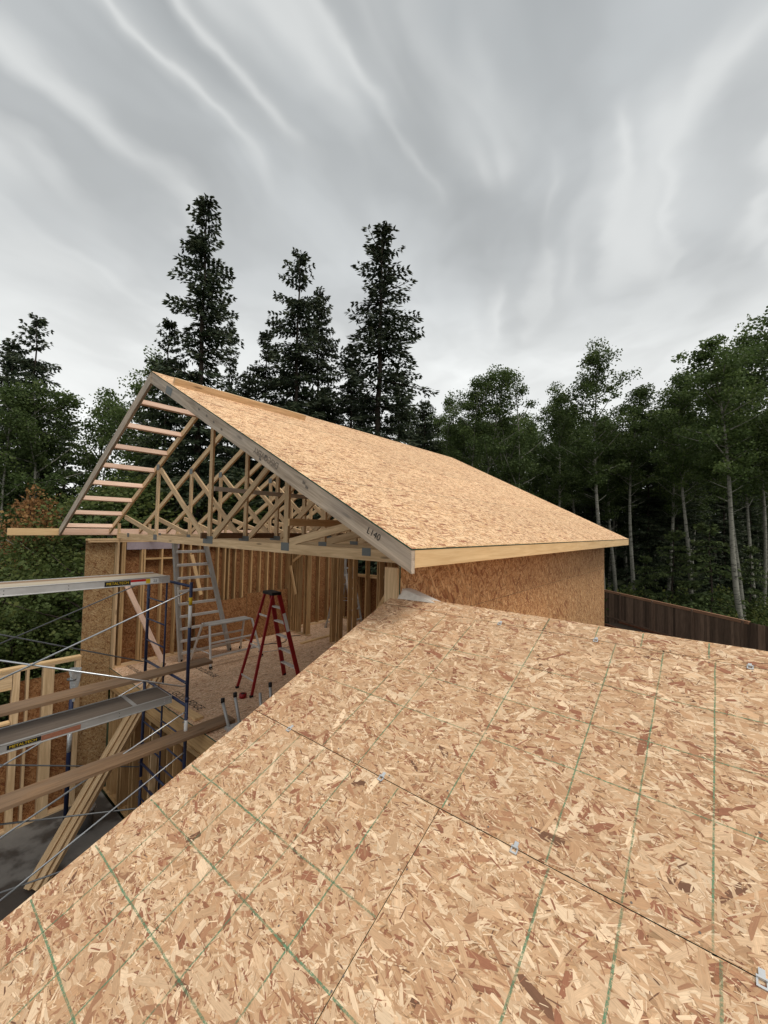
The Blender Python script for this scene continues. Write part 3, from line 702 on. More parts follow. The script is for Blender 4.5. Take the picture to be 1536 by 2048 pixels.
# pale wedge-cut offcut at the ridge end against the garage wall
ww = [(2.640, 2.075, -.548), (2.640, 1.66, -.545), (2.640, 1.93, -.482), (2.640, 2.055, -.470)]
w2 = [(2.60, 2.065, -.565), (2.60, 1.72, -.562), (2.74, 1.93, -.482), (2.74, 2.055, -.470)]
wd_ = solid('ridge_offcut', None, [(2.60, 2.076, -.563), (2.62, 1.66, -.556), (2.66, 1.95, -.492), (2.655, 2.055, -.474), (2.74, 2.076, -.57), (2.74, 1.64, -.57), (2.75, 1.93, -.50), (2.75, 2.05, -.48)],
      [(3, 2, 1, 0), (4, 5, 6, 7), (0, 1, 5, 4), (1, 2, 6, 5), (2, 3, 7, 6), (3, 0, 4, 7)], 'ptfe')
wd_['label'] = 'pale wedge shaped wood offcut at the end of the near ridge against the garage wall'; wd_['category'] = 'offcut'
# ================================================================== LOWER LEFT WALL
LW = thing('lower_wall', 'low framed wall with window opening and strand board backing at lower left', 'wall', (0, WL, -5.6))
def seg(name, x0, x1, z0, z1, mat='lumber', d0=WL-.14, d1=WL-.002): box(name, LW, (x0, d0, z0), (x1, d1, z1), mat)
seg('top_plate', -3, 2.52, -2.76, -2.722); seg('top_plate', -3, 2.52, -2.72, -2.68, 'lumber_pale')
seg('bottom_plate', -3, 2.52, -5.6, -5.562)
seg('post', 2.44, 2.52, -5.56, -2.762); seg('post', 1.93, 2.10, -5.56, -2.762); seg('stud', 1.69, 1.73, -5.56, -2.762); seg('post', 1.50, 1.60, -5.56, -2.762)
seg('header', -.4, 1.49, -3.02, -2.765); seg('window_frame', -.4, 1.49, -3.06, -3.022, 'lumber_pale'); seg('window_sill', -.4, 1.49, -3.68, -3.64, 'lumber_pale')
for x in (-2.6, -2.2, -1.8, -1.4, -1.0, -.5, -.1, .3, .7, 1.1): seg('stud', x, x+.038, -5.56, -3.68 if x > -.6 else -2.762)
for (x0, x1, z0, z1) in ((-3, -1.2, -5.6, -2.69), (-1.2, -.4, -5.6, -2.69), (-.4, 1.49, -5.6, -3.685), (1.49, 2.1, -5.6, -2.98), (2.1, 2.53, -5.6, -2.98)):
    box('wall_panel', LW, (x0+.001, WL, z0), (x1-.001, WL+.011, z1), 'osb_in', 0, 'edge_green')
# ================================================================== SCAFFOLD
SX, SYn, SYf = 2.85, 6.05, 7.6
S = thing('scaffold_tower', 'blue steel frame scaffold with crossed zinc braces in the pit at left', 'scaffold', (SX, 6.8, -5.6))
def sframe(x, ztop, zbot, flip=False):
    f = thing_part('end_frame', S, (x, 6.8, zbot))
    tube('post', f, [(x, SYn, zbot), (x, SYn, ztop)], .024, 'blue'); tube('post', f, [(x, SYf, zbot), (x, SYf, ztop-.03)], .024, 'blue')
    yi = SYf-.72 if not flip else SYf-.72
    tube('inner_post', f, [(x, yi, zbot+.0), (x, yi, ztop-.06)], .014, 'blue')
    tube('cross_bar', f, [(x, SYn, ztop-.06), (x, SYf, ztop-.06)], .021, 'blue')
    tube('cross_bar', f, [(x, SYn, zbot+.22), (x, SYf, zbot+.22)], .019, 'blue')
    n = 4
    for i in range(1, n):
        z = zbot+.22 + (ztop-.06-zbot-.22)*i/n
        tube('rung', f, [(x, yi, z), (x, SYf, z)], .012, 'blue', 8)
        if flip: tube('rung', f, [(x, SYn, z-.12), (x, yi, z-.12)], .012, 'blue', 8)
    for z in (zbot+.25, ztop-.28): 
        for y in (SYn, SYf): tube('lock_stud', f, [(x, y, z), (x-.05, y, z)], .008, 'zinc_dark', 6)
    tube('coupling_pin', f, [(x, SYn, zbot-.04), (x, SYn, zbot+.03)], .026, 'blue'); return f
for x in (SX, .72):
    f1 = sframe(x, -.86, -2.56); f2 = sframe(x, -2.60, -4.28, True); f3 = sframe(x, -4.32, -5.58, True)
    if x == SX: top_frame = f1
tube('warning_label', top_frame, [(SX, SYn, -1.19), (SX, SYn, -1.08)], .0255, 'yellow'); tube('warning_label', top_frame, [(SX, SYn, -1.52), (SX, SYn, -1.20)], .0255, 'white')
text('label_text', top_frame, 'METALTECH', .045, (SX-.0265, SYn+.006, -1.50), Z3, Y3, 'ink')
tube('label_band', top_frame, [(SX, SYn, -3.12), (SX, SYn, -2.86)], .0255, 'white')
def brace(y, za, zb, dark=False, x0=.72):
    mats = ('zinc_dark',)*2 if dark else ('zinc', 'zinc')
    mid = (za+zb)/2
    tube('cross_brace', S, [(SX, y, za), (SX-.05, y, za-.01), (x0, y, zb)], .0105 if not dark else .010, mats[0], 8)
yb = SYn+.03; yf = SYf
brace(yb-.035, -.98, -1.76); brace(yb-.02, -2.36, -1.49)
brace(yb-.035, -2.74, -3.50); brace(yb-.02, -4.02, -3.24, True)
brace(yb-.035, -3.32, -4.19) ; brace(yb-.02, -4.4, -4.0, True)
brace(yf, -.98, -1.79, True); brace(yf, -2.34, -1.44, True)
brace(yf, -2.70, -3.49); brace(yf, -4.09, -3.18, True)
# decks and planks lying on it
def plank(label, x0, x1, yc, z0, z1, W_=.28, T_=.045, mat='plank'):
    return loose_board('scaffold_plank', label, (x0, yc, z0), (x1, yc, z1), W_, T_, Y3, mat, 'plank')
plank('brown wooden plank laid below the upper aluminium deck', -1.2, 3.50, 6.70, -2.295, -2.295, .29, .045)
plank('lower grey brown wooden plank reaching over to the subfloor edge', -1.2, 3.52, 5.98, -3.045, -3.035, .28, .045)
def deck(label, yn, yf_, zt_, x0, x1, woods, rail):
    D = thing('scaffold_deck', label, 'deck', (x1, (yn+yf_)/2, zt_))
    n = len(woods)
    for i, wm in enumerate(woods):
        a = yn+.03+(yf_-yn-.06)*i/n; b = yn+.03+(yf_-yn-.06)*(i+1)/n
        box('deck_board', D, (x0, a+.0015, zt_-.016), (x1-.02, b-.0015, zt_), wm, .002)
    for y0, y1 in ((yn, yn+.006), (yf_-.006, yf_)):
        box('side_rail', D, (x0, y0, zt_-.095), (x1, y1, zt_+.004), rail, .001)
    box('rail_lip', D, (x0, yn-.006, zt_-.003), (x1, yn+.028, zt_+.005), rail, .001); box('rail_lip', D, (x0, yf_-.028, zt_-.003), (x1, yf_+.004, zt_+.005), rail, .001)
    box('rail_lip', D, (x0, yn-.012, zt_-.099), (x1, yn+.004, zt_-.090), rail, .001)
    box('end_rail', D, (x1-.02, yn+.006, zt_-.09), (x1, yf_-.006, zt_-.004), rail, .001)
    for x in np.arange(x0+.2, x1-.2, .62): box('rivet', D, (x-.005, yn-.003, zt_-.035), (x+.005, yn, zt_-.025), 'zinc_dark', 0); box('rivet', D, (x-.005, yn-.003, zt_-.075), (x+.005, yn, zt_-.065), 'zinc_dark', 0)
    for (xx, zz) in ((x1-.04, -.03), (x1-.04, -.065), (x1-.11, -.03), (x1-.11, -.065)):
        tube('rivet', D, [(xx, yn-.005, zt_+zz), (xx, yn, zt_+zz)], .008, 'zinc', 8)
    return D
D1 = deck('upper aluminium scaffold deck with pale plywood top and stickers on its rail', 6.52, 7.18, -.80, -1.2, 2.74, ['deck_wood', 'deck_wood', 'plank'], 'alu')
def sticker(name, x0, x1, z0, z1, mat, D=D1, yn=6.52, zt_=-.80, d=.0012): box(name, D, (x0, yn-.0015-d, zt_+z0), (x1, yn-d, zt_+z1), mat, 0)
sticker('maker_label', 1.88, 2.20, -.085, -.018, 'black'); text('label_text', D1, 'METALTECH', .05, (1.90, 6.52-.005, -.80-.066), X3, Z3, 'yellow')
sticker('warning_label', 2.202, 2.40, -.05, -.018, 'redlabel'); sticker('warning_label', 2.202, 2.40, -.085, -.0505, 'white'); sticker('warning_label', 2.402, 2.46, -.085, -.018, 'yellow'); sticker('warning_label', 2.462, 2.58, -.085, -.018, 'white')
text('label_text', D1, '25', .055, (2.50, 6.52-.005, -.80-.07), X3, Z3, 'ink')
D2 = deck('lower aluminium scaffold deck with dark worn plywood top', 6.42, 6.96, -2.60, -1.2, 2.80, ['deck_dark'], 'alu_dull')
box('deck_strip', D2, (2.28, 6.45, -2.598), (2.33, 6.93, -2.594), 'alu_dull', 0)
box('maker_label', D2, (.95, 6.4165, -2.67), (1.26, 6.418, -2.62), 'black', 0); text('label_text', D2, 'METALTECH', .045, (.97, 6.4155, -2.66), X3, Z3, 'yellow')
box('warning_label', D2, (1.262, 6.4165, -2.68), (1.66, 6.418, -2.62), 'orange', 0)
# leaning lumber bundle from the slab up to the floor edge
for i, (dx, dn) in enumerate([(0, 0), (.062, .03), (.122, 0.0), (.185, .045), (.25, .01)]):
    sv = Vector((.63, -.77, 0)); a_ = Vector((1.52, 8.12, -5.54)) + sv*dx; b_ = Vector((3.22, 8.30, -2.86)) + sv*dx*.9
    ax_ = (b_-a_).normalized(); nz = ax_.cross(sv).normalized(); nz = nz if nz.z > 0 else -nz
    loose_board('leaning_board', 'long board in the bundle leaning from the slab up to the floor edge', a_+nz*dn, b_+nz*dn+ax_*(.12*(i % 3)), .05, .09, sv, 'lumber', 'board', 'boards in the bundle leaning against the floor edge')
loose_board('leaning_board', 'thin board leaning against the lower stud wall right of the bundle', (2.75, 7.0, -5.55), (3.0, 7.45, -3.5), .10, .038, X3, 'lumber', 'board')
loose_board('floor_board', 'pale board lying on the subfloor edge behind the scaffold post', (3.14, 7.75, FL+.022), (3.20, 6.35, FL+.022), .14, .038, X3, 'lumber_pale')
# steel jack post with plastic wrap
J = thing('jack_post', 'dark steel jack post with torn plastic wrapped round its head in the pit', 'post', (2.35, 9.55, -5.6))
tube('tube_column', J, [(2.30, 9.55, -5.6), (2.30, 9.55, -3.0)], .038, 'blue'); tube('plate_head', J, [(2.30, 9.55, -3.0), (2.30, 9.55, -2.98)], .09, 'zinc_dark')
tube('label_band', J, [(2.30, 9.55, -4.35), (2.30, 9.55, -4.0)], .040, 'foil')
pv = []; n = 9
for i in range(6):
    for k in range(n):
        a = 2*math.pi*k/n; r = (.15-.022*i)*(1+.25*math.sin(k*2.3+i)); pv.append((2.33+r*math.cos(a)*.7, 9.52+r*math.sin(a)*.5, -2.80-.12*i+random.uniform(-.02, .02)))
solid('plastic_wrap', J, pv, [(i*n+k, i*n+(k+1) % n, (i+1)*n+(k+1) % n, (i+1)*n+k) for i in range(5) for k in range(n)], 'foil')
# bucket
B = thing('bucket', 'grey plastic bucket standing on the slab behind the leaning boards', 'bucket', (2.45, 9.0, -5.6))
tube('shell', B, [(2.45, 9.0, -5.6), (2.45, 9.0, -5.22)], .13, 'zinc_dark', 18, .155); tube('rim', B, [(2.45, 9.0, -5.24), (2.45, 9.0, -5.21)], .165, 'foil', 18)
tube('handle', B, [(2.45+.16*math.cos(t), 9.0-.05-.12*math.sin(t), -5.25+.02*math.sin(t)) for t in np.linspace(0, math.pi, 9)], .005, 'zinc', 6)
# ================================================================== LADDERS
def stepladder(name, label, foot_c, fdir, H, wb, wt, spread, n, railmat, stepmat, capmat, railw=.075, rear_n=3, open_=True):
    """foot_c: centre of the climbing-side feet, fdir: horizontal direction from climbing feet to rear feet"""
    fd = Vector(fdir).normalized(); sd_ = Vector((-fd.y, fd.x, 0)); fc = Vector(foot_c)
    L = thing(name, label, 'ladder', foot_c)
    top = fc + fd*spread*.5 + Z3*H
    def rail_pt(s_, t, rear=False):
        a = fc + (fd*spread if rear else Vector((0, 0, 0))) + sd_*s_*wb/2*(1 if not rear else .95)
        b = top + sd_*s_*wt/2 + fd*(.06 if rear else -.06)
        return a.lerp(b, t)
    for s_ in (-1, 1):
        board('rail', L, rail_pt(s_, 0.0), rail_pt(s_, .985), railw, .028, fd, railmat)
        board('rear_rail', L, rail_pt(s_, 0, True), rail_pt(s_, .985, True), railw*.62, .026, fd, railmat)
        for rr in (False, True):
            q = rail_pt(s_, 0, rr); board('foot', L, q+Vector((0, 0, -.0)), q+Z3*.035+Vector((0, 0, 0)), .06, .045, fd, 'black')
        a, b = rail_pt(s_, .42), rail_pt(s_, .42, True); tube('spreader', L, [a, (a+b)/2-Z3*.03, b], .006, 'zinc', 6)
    for i in range(1, n+1):
        t = i/(n+1); board('step', L, rail_pt(-1, t), rail_pt(1, t), .085, .028, fd, stepmat)
    for i in range(rear_n):
        t = (i+.45)/(rear_n+.2); board('rear_brace', L, rail_pt(-1, t, True), rail_pt(1, t, True), .035, .012, Z3, stepmat)
    c = top; board('top_cap', L, c-sd_*(wt/2+.03), c+sd_*(wt/2+.03), .20, .055, fd, capmat)
    for s_ in (1,):
        a, b = rail_pt(s_, .58), rail_pt(s_, .78); off = -fd*.0; board('warning_label', L, a+sd_*s_*.0155, b+sd_*s_*.0155, railw*.8, .002, fd, 'white')
    return L
# red fibreglass ladder: climbing side faces right-back
stepladder('step_ladder', 'red fibreglass stepladder with black cap standing open on the subfloor', (5.27, 6.70, FL), (-1.0, .10, 0), 1.78, .60, .30, 1.02, 5, 'red', 'alu', 'black', .085)
tp = thing('tape_roll', 'roll of red tape lying on the subfloor beside the ladder foot', 'tape', (4.12, 6.62, FL))
tube('roll', tp, [(4.12, 6.62, FL), (4.12, 6.62, FL+.07)], .065, 'red', 20); tube('core', tp, [(4.12, 6.62, FL+.0701), (4.12, 6.62, FL+.071)], .035, 'black', 16)
# tall aluminium ladder leaning under the trusses
TL = thing('tall_ladder', 'tall wide tapering aluminium ladder standing up to the first truss', 'ladder', (4.5, 9.4, FL))
a0, a1 = Vector((4.24, 9.36, FL)), Vector((3.72, 8.70, -.36)); b0, b1 = Vector((5.42, 9.36, FL)), Vector((4.36, 8.70, -.36))
board('rail', TL, a0, a1, .11, .05, Vector((1, .5, 0)), 'alu_dull'); board('rail', TL, b0, b1, .11, .05, Vector((1, .5, 0)), 'alu_dull')
for i in range(9):
    t = .04+.106*i+.03; board('rung', TL, a0.lerp(a1, t), b0.lerp(b1, t), .055, .05, Z3, 'alu')
board('top_bar', TL, a1, b1, .05, .04, Y3, 'alu')
board('warning_label', TL, a0.lerp(a1, .50)+Vector((0, -.038, 0)), a0.lerp(a1, .64)+Vector((0, -.038, 0)), .028, .002, X3, 'white')
for a in (a0, b0): board('foot', TL, a, a+Z3*.05, .09, .04, Y3, 'black')
# two aluminium ladders behind the partition
stepladder('step_ladder', 'aluminium stepladder standing behind the partition studs near the rear window', (9.0, 8.4, FL), (-.15, .9, 0), 2.15, .55, .3, 1.0, 6, 'alu_dull', 'alu', 'alu', .06)
LL = thing('leaning_ladder', 'slim aluminium ladder leaning left of the stepladder behind the partition', 'ladder', (8.6, 9.3, FL))
for s_ in (-.2, .2): board('rail', LL, (8.75+s_, 9.35, FL), (8.75+s_*.6, 8.65, -1.2), .05, .025, Y3, 'alu_dull')
for i in range(6): 
    t = (i+.6)/6.4; p_ = Vector((8.75, 9.35, FL)).lerp(Vector((8.75, 8.65, -1.2)), t); board('rung', LL, p_-X3*.2*(1-.4*t), p_+X3*.2*(1-.4*t), .035, .025, Z3, 'alu')
# aluminium work platform (folding bench)
WP = thing('work_platform', 'small folding aluminium work platform standing open in front of the strand board sheets', 'platform', (4.95, 8.6, FL))
PT = FL+.86
c1, c2 = Vector((4.52, 8.82, PT)), Vector((5.55, 8.80, PT))
for dy in (-.09, .09): board('deck_strip', WP, c1+Y3*dy, c2+Y3*dy, .14, .03, Y3, 'alu_dull')
for (c, ex) in ((c1, -.10), (c2, .10)):
    for sy in (-1, 1):
        a = c + Y3*sy*.16; b = Vector((c.x+ex, c.y+sy*.46, FL+.02)); board('leg', WP, a, b, .055, .03, Y3, 'alu'); board('foot', WP, b, b+Z3*.05, .06, .045, X3, 'black')
for sy in (-1, 1):
    for t in (.42, .74):
        a = (c1+Y3*sy*.16).lerp(Vector((c1.x-.10, c1.y+sy*.46, FL+.02)), t); b = (c2+Y3*sy*.16).lerp(Vector((c2.x+.10, c2.y+sy*.46, FL+.02)), t)
        board('rung', WP, a, b, .06, .03, Y3, 'alu')
for (c, ex) in ((c1, -.10), (c2, .10)):
    p_, q_ = Vector((c.x+ex*.6, c.y-.34, FL+.30)), Vector((c.x+ex*.6, c.y+.34, FL+.30)); tube('spreader', WP, [p_, q_], .01, 'alu', 6)
# upturned folding trestle, legs in the air, lying at the floor edge
UT = thing('upturned_trestle', 'upturned aluminium trestle whose capped legs stick up past the near roof edge', 'trestle', (3.6, 5.8, FL))
for (x0, y0, x1, y1, zt_, cap) in ((3.36, 5.75, 3.40, 6.02, -2.77, 1), (3.50, 5.68, 3.55, 5.92, -2.70, 1), (3.85, 5.62, 3.92, 5.80, -2.72, 0), (4.02, 5.60, 4.10, 5.78, -2.66, 1)):
    tube('leg', UT, [(x0, y0, FL+.03), (x1, y1, zt_)], .024, 'alu_dull')
    if cap: tube('foot_cap', UT, [(x1, y1, zt_-.01), (x1+.004, y1+.01, zt_+.06)], .030, 'black')
board('deck_strip', UT, (3.3, 5.68, FL+.025), (4.2, 5.60, FL+.025), .22, .04, Y3, 'alu')
# ================================================================== FENCE + BED
fa, fbb = Vector((31.5, 8.3, GZ)), Vector((17.5, -7.7, GZ)); fdir = (fbb-fa).normalized(); fL = (fbb-fa).length; fn = Vector((-fdir.y, fdir.x, 0))
FN = thing('board_fence', 'dark brown vertical board fence with a rust coloured cap rail running along the forest edge', 'fence', tuple(fa))
s_ = 0; k = 0
fm = [prism_mesh(2.0+random.uniform(-.012, .012), .135, .018, 'fence', 0) for _ in range(6)]
while s_ < fL:
    q = fa+fdir*s_+Z3*1.0+fn*random.uniform(-.004, .004); add('fence_board', fm[k % 6], FN, frame(Z3, fdir, q)); s_ += .142; k += 1
for s_ in np.arange(0, fL, 2.4):
    q = fa+fdir*s_+fn*-.06; board('fence_post', FN, q, q+Z3*2.03, .09, .09, fdir, 'fence', 0)
capL = (Vector((23.5, -.95, 0))-Vector((31.5, 8.3, 0))).length
board('cap_rail', FN, fa+Z3*2.03+fdir*0, fa+Z3*2.03+fdir*capL, .11, .03, fn, 'fence_cap', 0)
board('cap_rail', FN, fa+Z3*1.97+fdir*0-fn*.03, fa+Z3*1.97+fdir*capL-fn*.03, .12, .025, Z3, 'fence_cap', 0)
board('rail', FN, fa+Z3*.4-fn*.03, fa+Z3*.4+fdir*fL-fn*.03, .09, .038, Z3, 'fence', 0)
GB = thing('garden_bed', 'reddish timber edged garden bed in front of the board fence', 'garden bed', (25, 3.8, GZ))
ga, gb = Vector((26.6, 5.5, GZ)), Vector((23.9, 2.05, GZ)); gd = (gb-ga).normalized(); gn = Vector((-gd.y, gd.x, 0))
gn = gn if gn.x > 0 else -gn
for z in (.12, .36): board('timber', GB, ga+Z3*z, gb+Z3*z, .235, .06, Z3, 'bed', .01)
for z in (.12, .36): board('timber', GB, gb+gn*.04+Z3*z, gb+gn*1.3+Z3*z, .235, .06, Z3, 'bed', .01); board('timber', GB, ga+gn*1.3+Z3*z, gb+gn*1.3+Z3*z, .235, .06, Z3, 'bed', .01)
board('soil_fill', GB, ga+gn*.66+Z3*.2, gb+gn*.66+Z3*.2, 1.2, .36, gn, 'soil', 0)
#TREES
exec_trees = True
def rnd_orient(n, rng):
    a = rng.normal(size=(n, 3)); a /= np.linalg.norm(a, axis=1)[:, None]; b = rng.normal(size=(n, 3)); b -= a*(a*b).sum(1)[:, None]; b /= np.linalg.norm(b, axis=1)[:, None]; return a, b
def branch_mesh(curves, mat, seg=5):
    vs, fs = [], []
    for pts, r0, r1 in curves:
        pts = [Vector(p) for p in pts]; n = len(pts); base_ = len(vs)
        for i, p in enumerate(pts):
            dr = (pts[min(i+1, n-1)]-pts[max(i-1, 0)]).normalized(); a = dr.orthogonal().normalized(); b = dr.cross(a); rr = r0+(r1-r0)*i/(n-1)
            for k in range(seg): t = 2*math.pi*k/seg; vs.append(tuple(p+a*math.cos(t)*rr+b*math.sin(t)*rr))
        for i in range(n-1):
            for k in range(seg): fs.append((base_+i*seg+k, base_+i*seg+(k+1) % seg, base_+(i+1)*seg+(k+1) % seg, base_+(i+1)*seg+k))
    me = bpy.data.meshes.new('trunk'); me.from_pydata(vs, [], fs); me.materials.append(M[mat]); me.shade_smooth(); me.update(); return me
def spruce(seed, H, R, bare, dens=1., ragged=.35, mat='leaf_spruce'):
    rng = np.random.default_rng(seed); curves = [([(.04*math.sin(z), .04*math.cos(z*1.3), z) for z in np.linspace(0, H, 12)], .011*H, .02)]
    A, B, C, V = [], [], [], []
    z = bare*H
    gap = 1.0
    while z < H-.15:
        t = (z-bare*H)/(H*(1-bare))
        prof = R*(1-t)**.5*(1-.2*max(0, .2-t)/.2)
        nb = int(rng.integers(4, 7))
        for k in range(nb):
            L = max(.25, prof*rng.uniform(1-ragged, 1.12))
            if rng.random() < .10: L *= .5
            az = rng.uniform(0, 2*math.pi); up = rng.uniform(.05, .35) + (.6 if t > .9 else 0)-.25*(1-t)
            m = max(4, int(L/.16)); s_ = np.linspace(.08, 1, m)
            zz = z + L*(up*s_ - (.35+.25*(1-t))*s_**2 + .22*s_**4)
            bx_, by_ = np.cos(az)*L*s_, np.sin(az)*L*s_
            if k < 2: curves.append(([(0, 0, z)]+[(bx_[i], by_[i], zz[i]) for i in (m//2, m-1)], .018+.012*L, .006))
            per = int((5+2.2*dens*4))
            for i in range(m):
                fall = .20+.55*math.sin(math.pi*min(1, s_[i]*.9+.05))
                for j in range(per):
                    side = rng.choice([-1, 1]); off = rng.uniform(0, fall)*min(1., L*.33)*side
                    tx, ty = -np.sin(az), np.cos(az)
                    A.append((bx_[i]+tx*off, by_[i]+ty*off, zz[i]-abs(off)*.25+rng.normal(0, .05)))
                    dr = np.array([np.cos(az)*.8+tx*side*.8, np.sin(az)*.8+ty*side*.8, rng.uniform(-.9, .25)]); dr /= np.linalg.norm(dr)
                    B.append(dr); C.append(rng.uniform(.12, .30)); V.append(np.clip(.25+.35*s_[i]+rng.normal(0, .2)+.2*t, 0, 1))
        z += rng.uniform(.22, .46)*(1.0 if dens >= 1 else 1.3)
        if rng.random() < .06: z += .35
    A, B, C, V = map(np.array, (A, B, C, V)); n = len(A)
    r = rng.normal(size=(n, 3)); W = np.cross(B, r); W /= np.linalg.norm(W, axis=1)[:, None]
    Cc = C[:, None]; P = np.stack([A, A+B*Cc*.45+W*Cc*.19, A+B*Cc, A+B*Cc*.45-W*Cc*.19], 1)
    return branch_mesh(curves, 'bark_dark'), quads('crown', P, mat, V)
def broadleaf(seed, H, R, bare, n=9000, leaf=.17, mat='leaf_aspen', bark='bark_pale', lean=0., stems=1, flat=.0):
    rng = np.random.default_rng(seed); curves = []; cl = []
    for st in range(stems):
        ph = rng.uniform(0, 6.3); sx, sy = (rng.normal(0, .3*stems*.5, 2) if stems > 1 else (0, 0)); tl = rng.uniform(-1, 1, 2)*(.06 if stems == 1 else .12)*H
        def tp_(t): return np.array([sx+tl[0]*t*t+.012*H*math.sin(t*5+ph)+lean*H*t, sy+tl[1]*t*t+.012*H*math.cos(t*4+ph), H*.96*t])
        curves.append(([tuple(tp_(t)) for t in np.linspace(0, 1, 14)], .0085*H/(1 if stems == 1 else 1.5), .02))
        nb = int(34/stems)+6
        for i in range(nb):
            t = bare*.85+(1-bare*.85)*(i+rng.random())/nb; o = tp_(t); az = rng.uniform(0, 6.28)
            tt = (t-bare)/(1-bare); prof = R*max(.15, math.sin(math.pi*min(1, max(.08, tt*.86+.16)))**.7)
            L = prof*rng.uniform(.35, 1.2); e = rng.uniform(.2, 1.0)
            pts = [o+np.array([math.cos(az)*s_, math.sin(az)*s_, e*s_])*L*.88 + np.array([0, 0, .12*L*s_*s_]) for s_ in (0, .4, .75, 1)]
            curves.append(([tuple(q) for q in pts], .02+.010*L, .006))
            if tt > -.05:
                for s_ in ((.45, .75, 1.) if L > 1 else (.7, 1.)):
                    cl.append(o+np.array([math.cos(az)*s_, math.sin(az)*s_, e*s_+.1*s_*s_])*L*.88+rng.normal(0, .22, 3))
                if tt > .1 and rng.random() < .6: cl.append(o+rng.normal(0, .35, 3))
        cl.append(tp_(1.0)); cl.append(tp_(.97)+rng.normal(0, .2, 3))
    cl = np.array(cl); k = len(cl); sz = rng.uniform(.32, .68, k)*(R/2.2)**.5; val = rng.uniform(.2, .8, k)
    idx = rng.integers(0, k, n); d_ = rng.normal(size=(n, 3)); d_ /= np.linalg.norm(d_, axis=1)[:, None]; rad = rng.random(n)**.45
    P0 = cl[idx]+d_*(rad*sz[idx])[:, None]*np.array([1.15, 1.15, .72]); P0 += rng.normal(0, .06, P0.shape)
    a, b = rnd_orient(n, rng); s_ = (leaf*rng.uniform(.6, 1.25, n))[:, None]*.5
    P = np.stack([P0-a*s_, P0-b*s_*.75, P0+a*s_, P0+b*s_*.75], 1)
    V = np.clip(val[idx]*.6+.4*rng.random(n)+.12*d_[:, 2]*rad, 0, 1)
    return branch_mesh(curves, bark, 6), quads('crown', P, mat, V)
PR = {}
PR['sp'] = [spruce(1, 24, 2.7, .10, 1.0), spruce(2, 22, 3.1, .06, 1.0, .3), spruce(3, 23, 3.4, .08, .9, .5), spruce(4, 20, 3.3, .03, 1.0, .25)]
PR['as'] = [broadleaf(21, 21, 2.9, .50, 11000, .17), broadleaf(22, 21, 3.2, .45, 12000, .17), broadleaf(23, 20, 2.9, .54, 10500, .17), broadleaf(24, 21, 3.4, .42, 14000, .17, stems=2), broadleaf(25, 19, 3.3, .36, 15000, .17, stems=3)]
PR['bush'] = [broadleaf(31, 5, 2.2, .05, 13000, .115, 'leaf_bush', 'bark_dark', stems=3), broadleaf(32, 7, 2.4, .12, 13000, .115, 'leaf_bush', 'bark_pale', stems=2)]
PR['red'] = [broadleaf(41, 7, 1.5, .25, 6500, .11, 'leaf_red', 'bark_dark', stems=2)]
PR['young'] = [spruce(51, 6, 1.7, .02, .8, .15, 'leaf_young')]
HP = {'sp': (24, 22, 23, 20), 'as': (21, 21, 20, 21, 19), 'bush': (5, 7), 'red': (7,), 'young': (6,)}
def ray(px, py): return (R2*(px-768) + U2*(1024-py) + F*811.8)
def gz(x, y):
    z = GZ
    if y > 13: z -= min(9., (y-13)*.24)*max(0, min(1, (34-x)/16))
    return z
NAME = {'sp': 'spruce_tree', 'as': 'aspen_tree', 'bush': 'leafy_shrub', 'red': 'russet_tree', 'young': 'young_spruce'}
def tree(kind, k, px, ptop, D, label, wid=1., rot=None, group=None, lean=0):
    """stands on the ground at forward distance D in the direction of photo column px, as tall as its top shows"""
    r = ray(px, ptop)*(D/811.8); x, y, zt_ = r.x, r.y, r.z; g = gz(x, y); h = zt_-g; H = HP[kind][k]
    t = thing(NAME[kind], label, {'sp': 'spruce', 'as': 'aspen', 'bush': 'shrub', 'red': 'tree', 'young': 'spruce'}[kind], (x, y, g), group)
    a = random.uniform(0, 6.28) if rot is None else rot; sxy = h/H*wid
    Mx = Matrix.Translation((x, y, g-.1)) @ (Matrix.Rotation(lean, 4, F) if lean else Matrix.Identity(4)) @ Matrix.Rotation(a, 4, 'Z') @ Matrix.Diagonal((sxy, sxy, h/H, 1))
    tm, cm = PR[kind][k]
    add('trunk', tm, t, Mx); add('crown', cm, t, Mx)
    return t
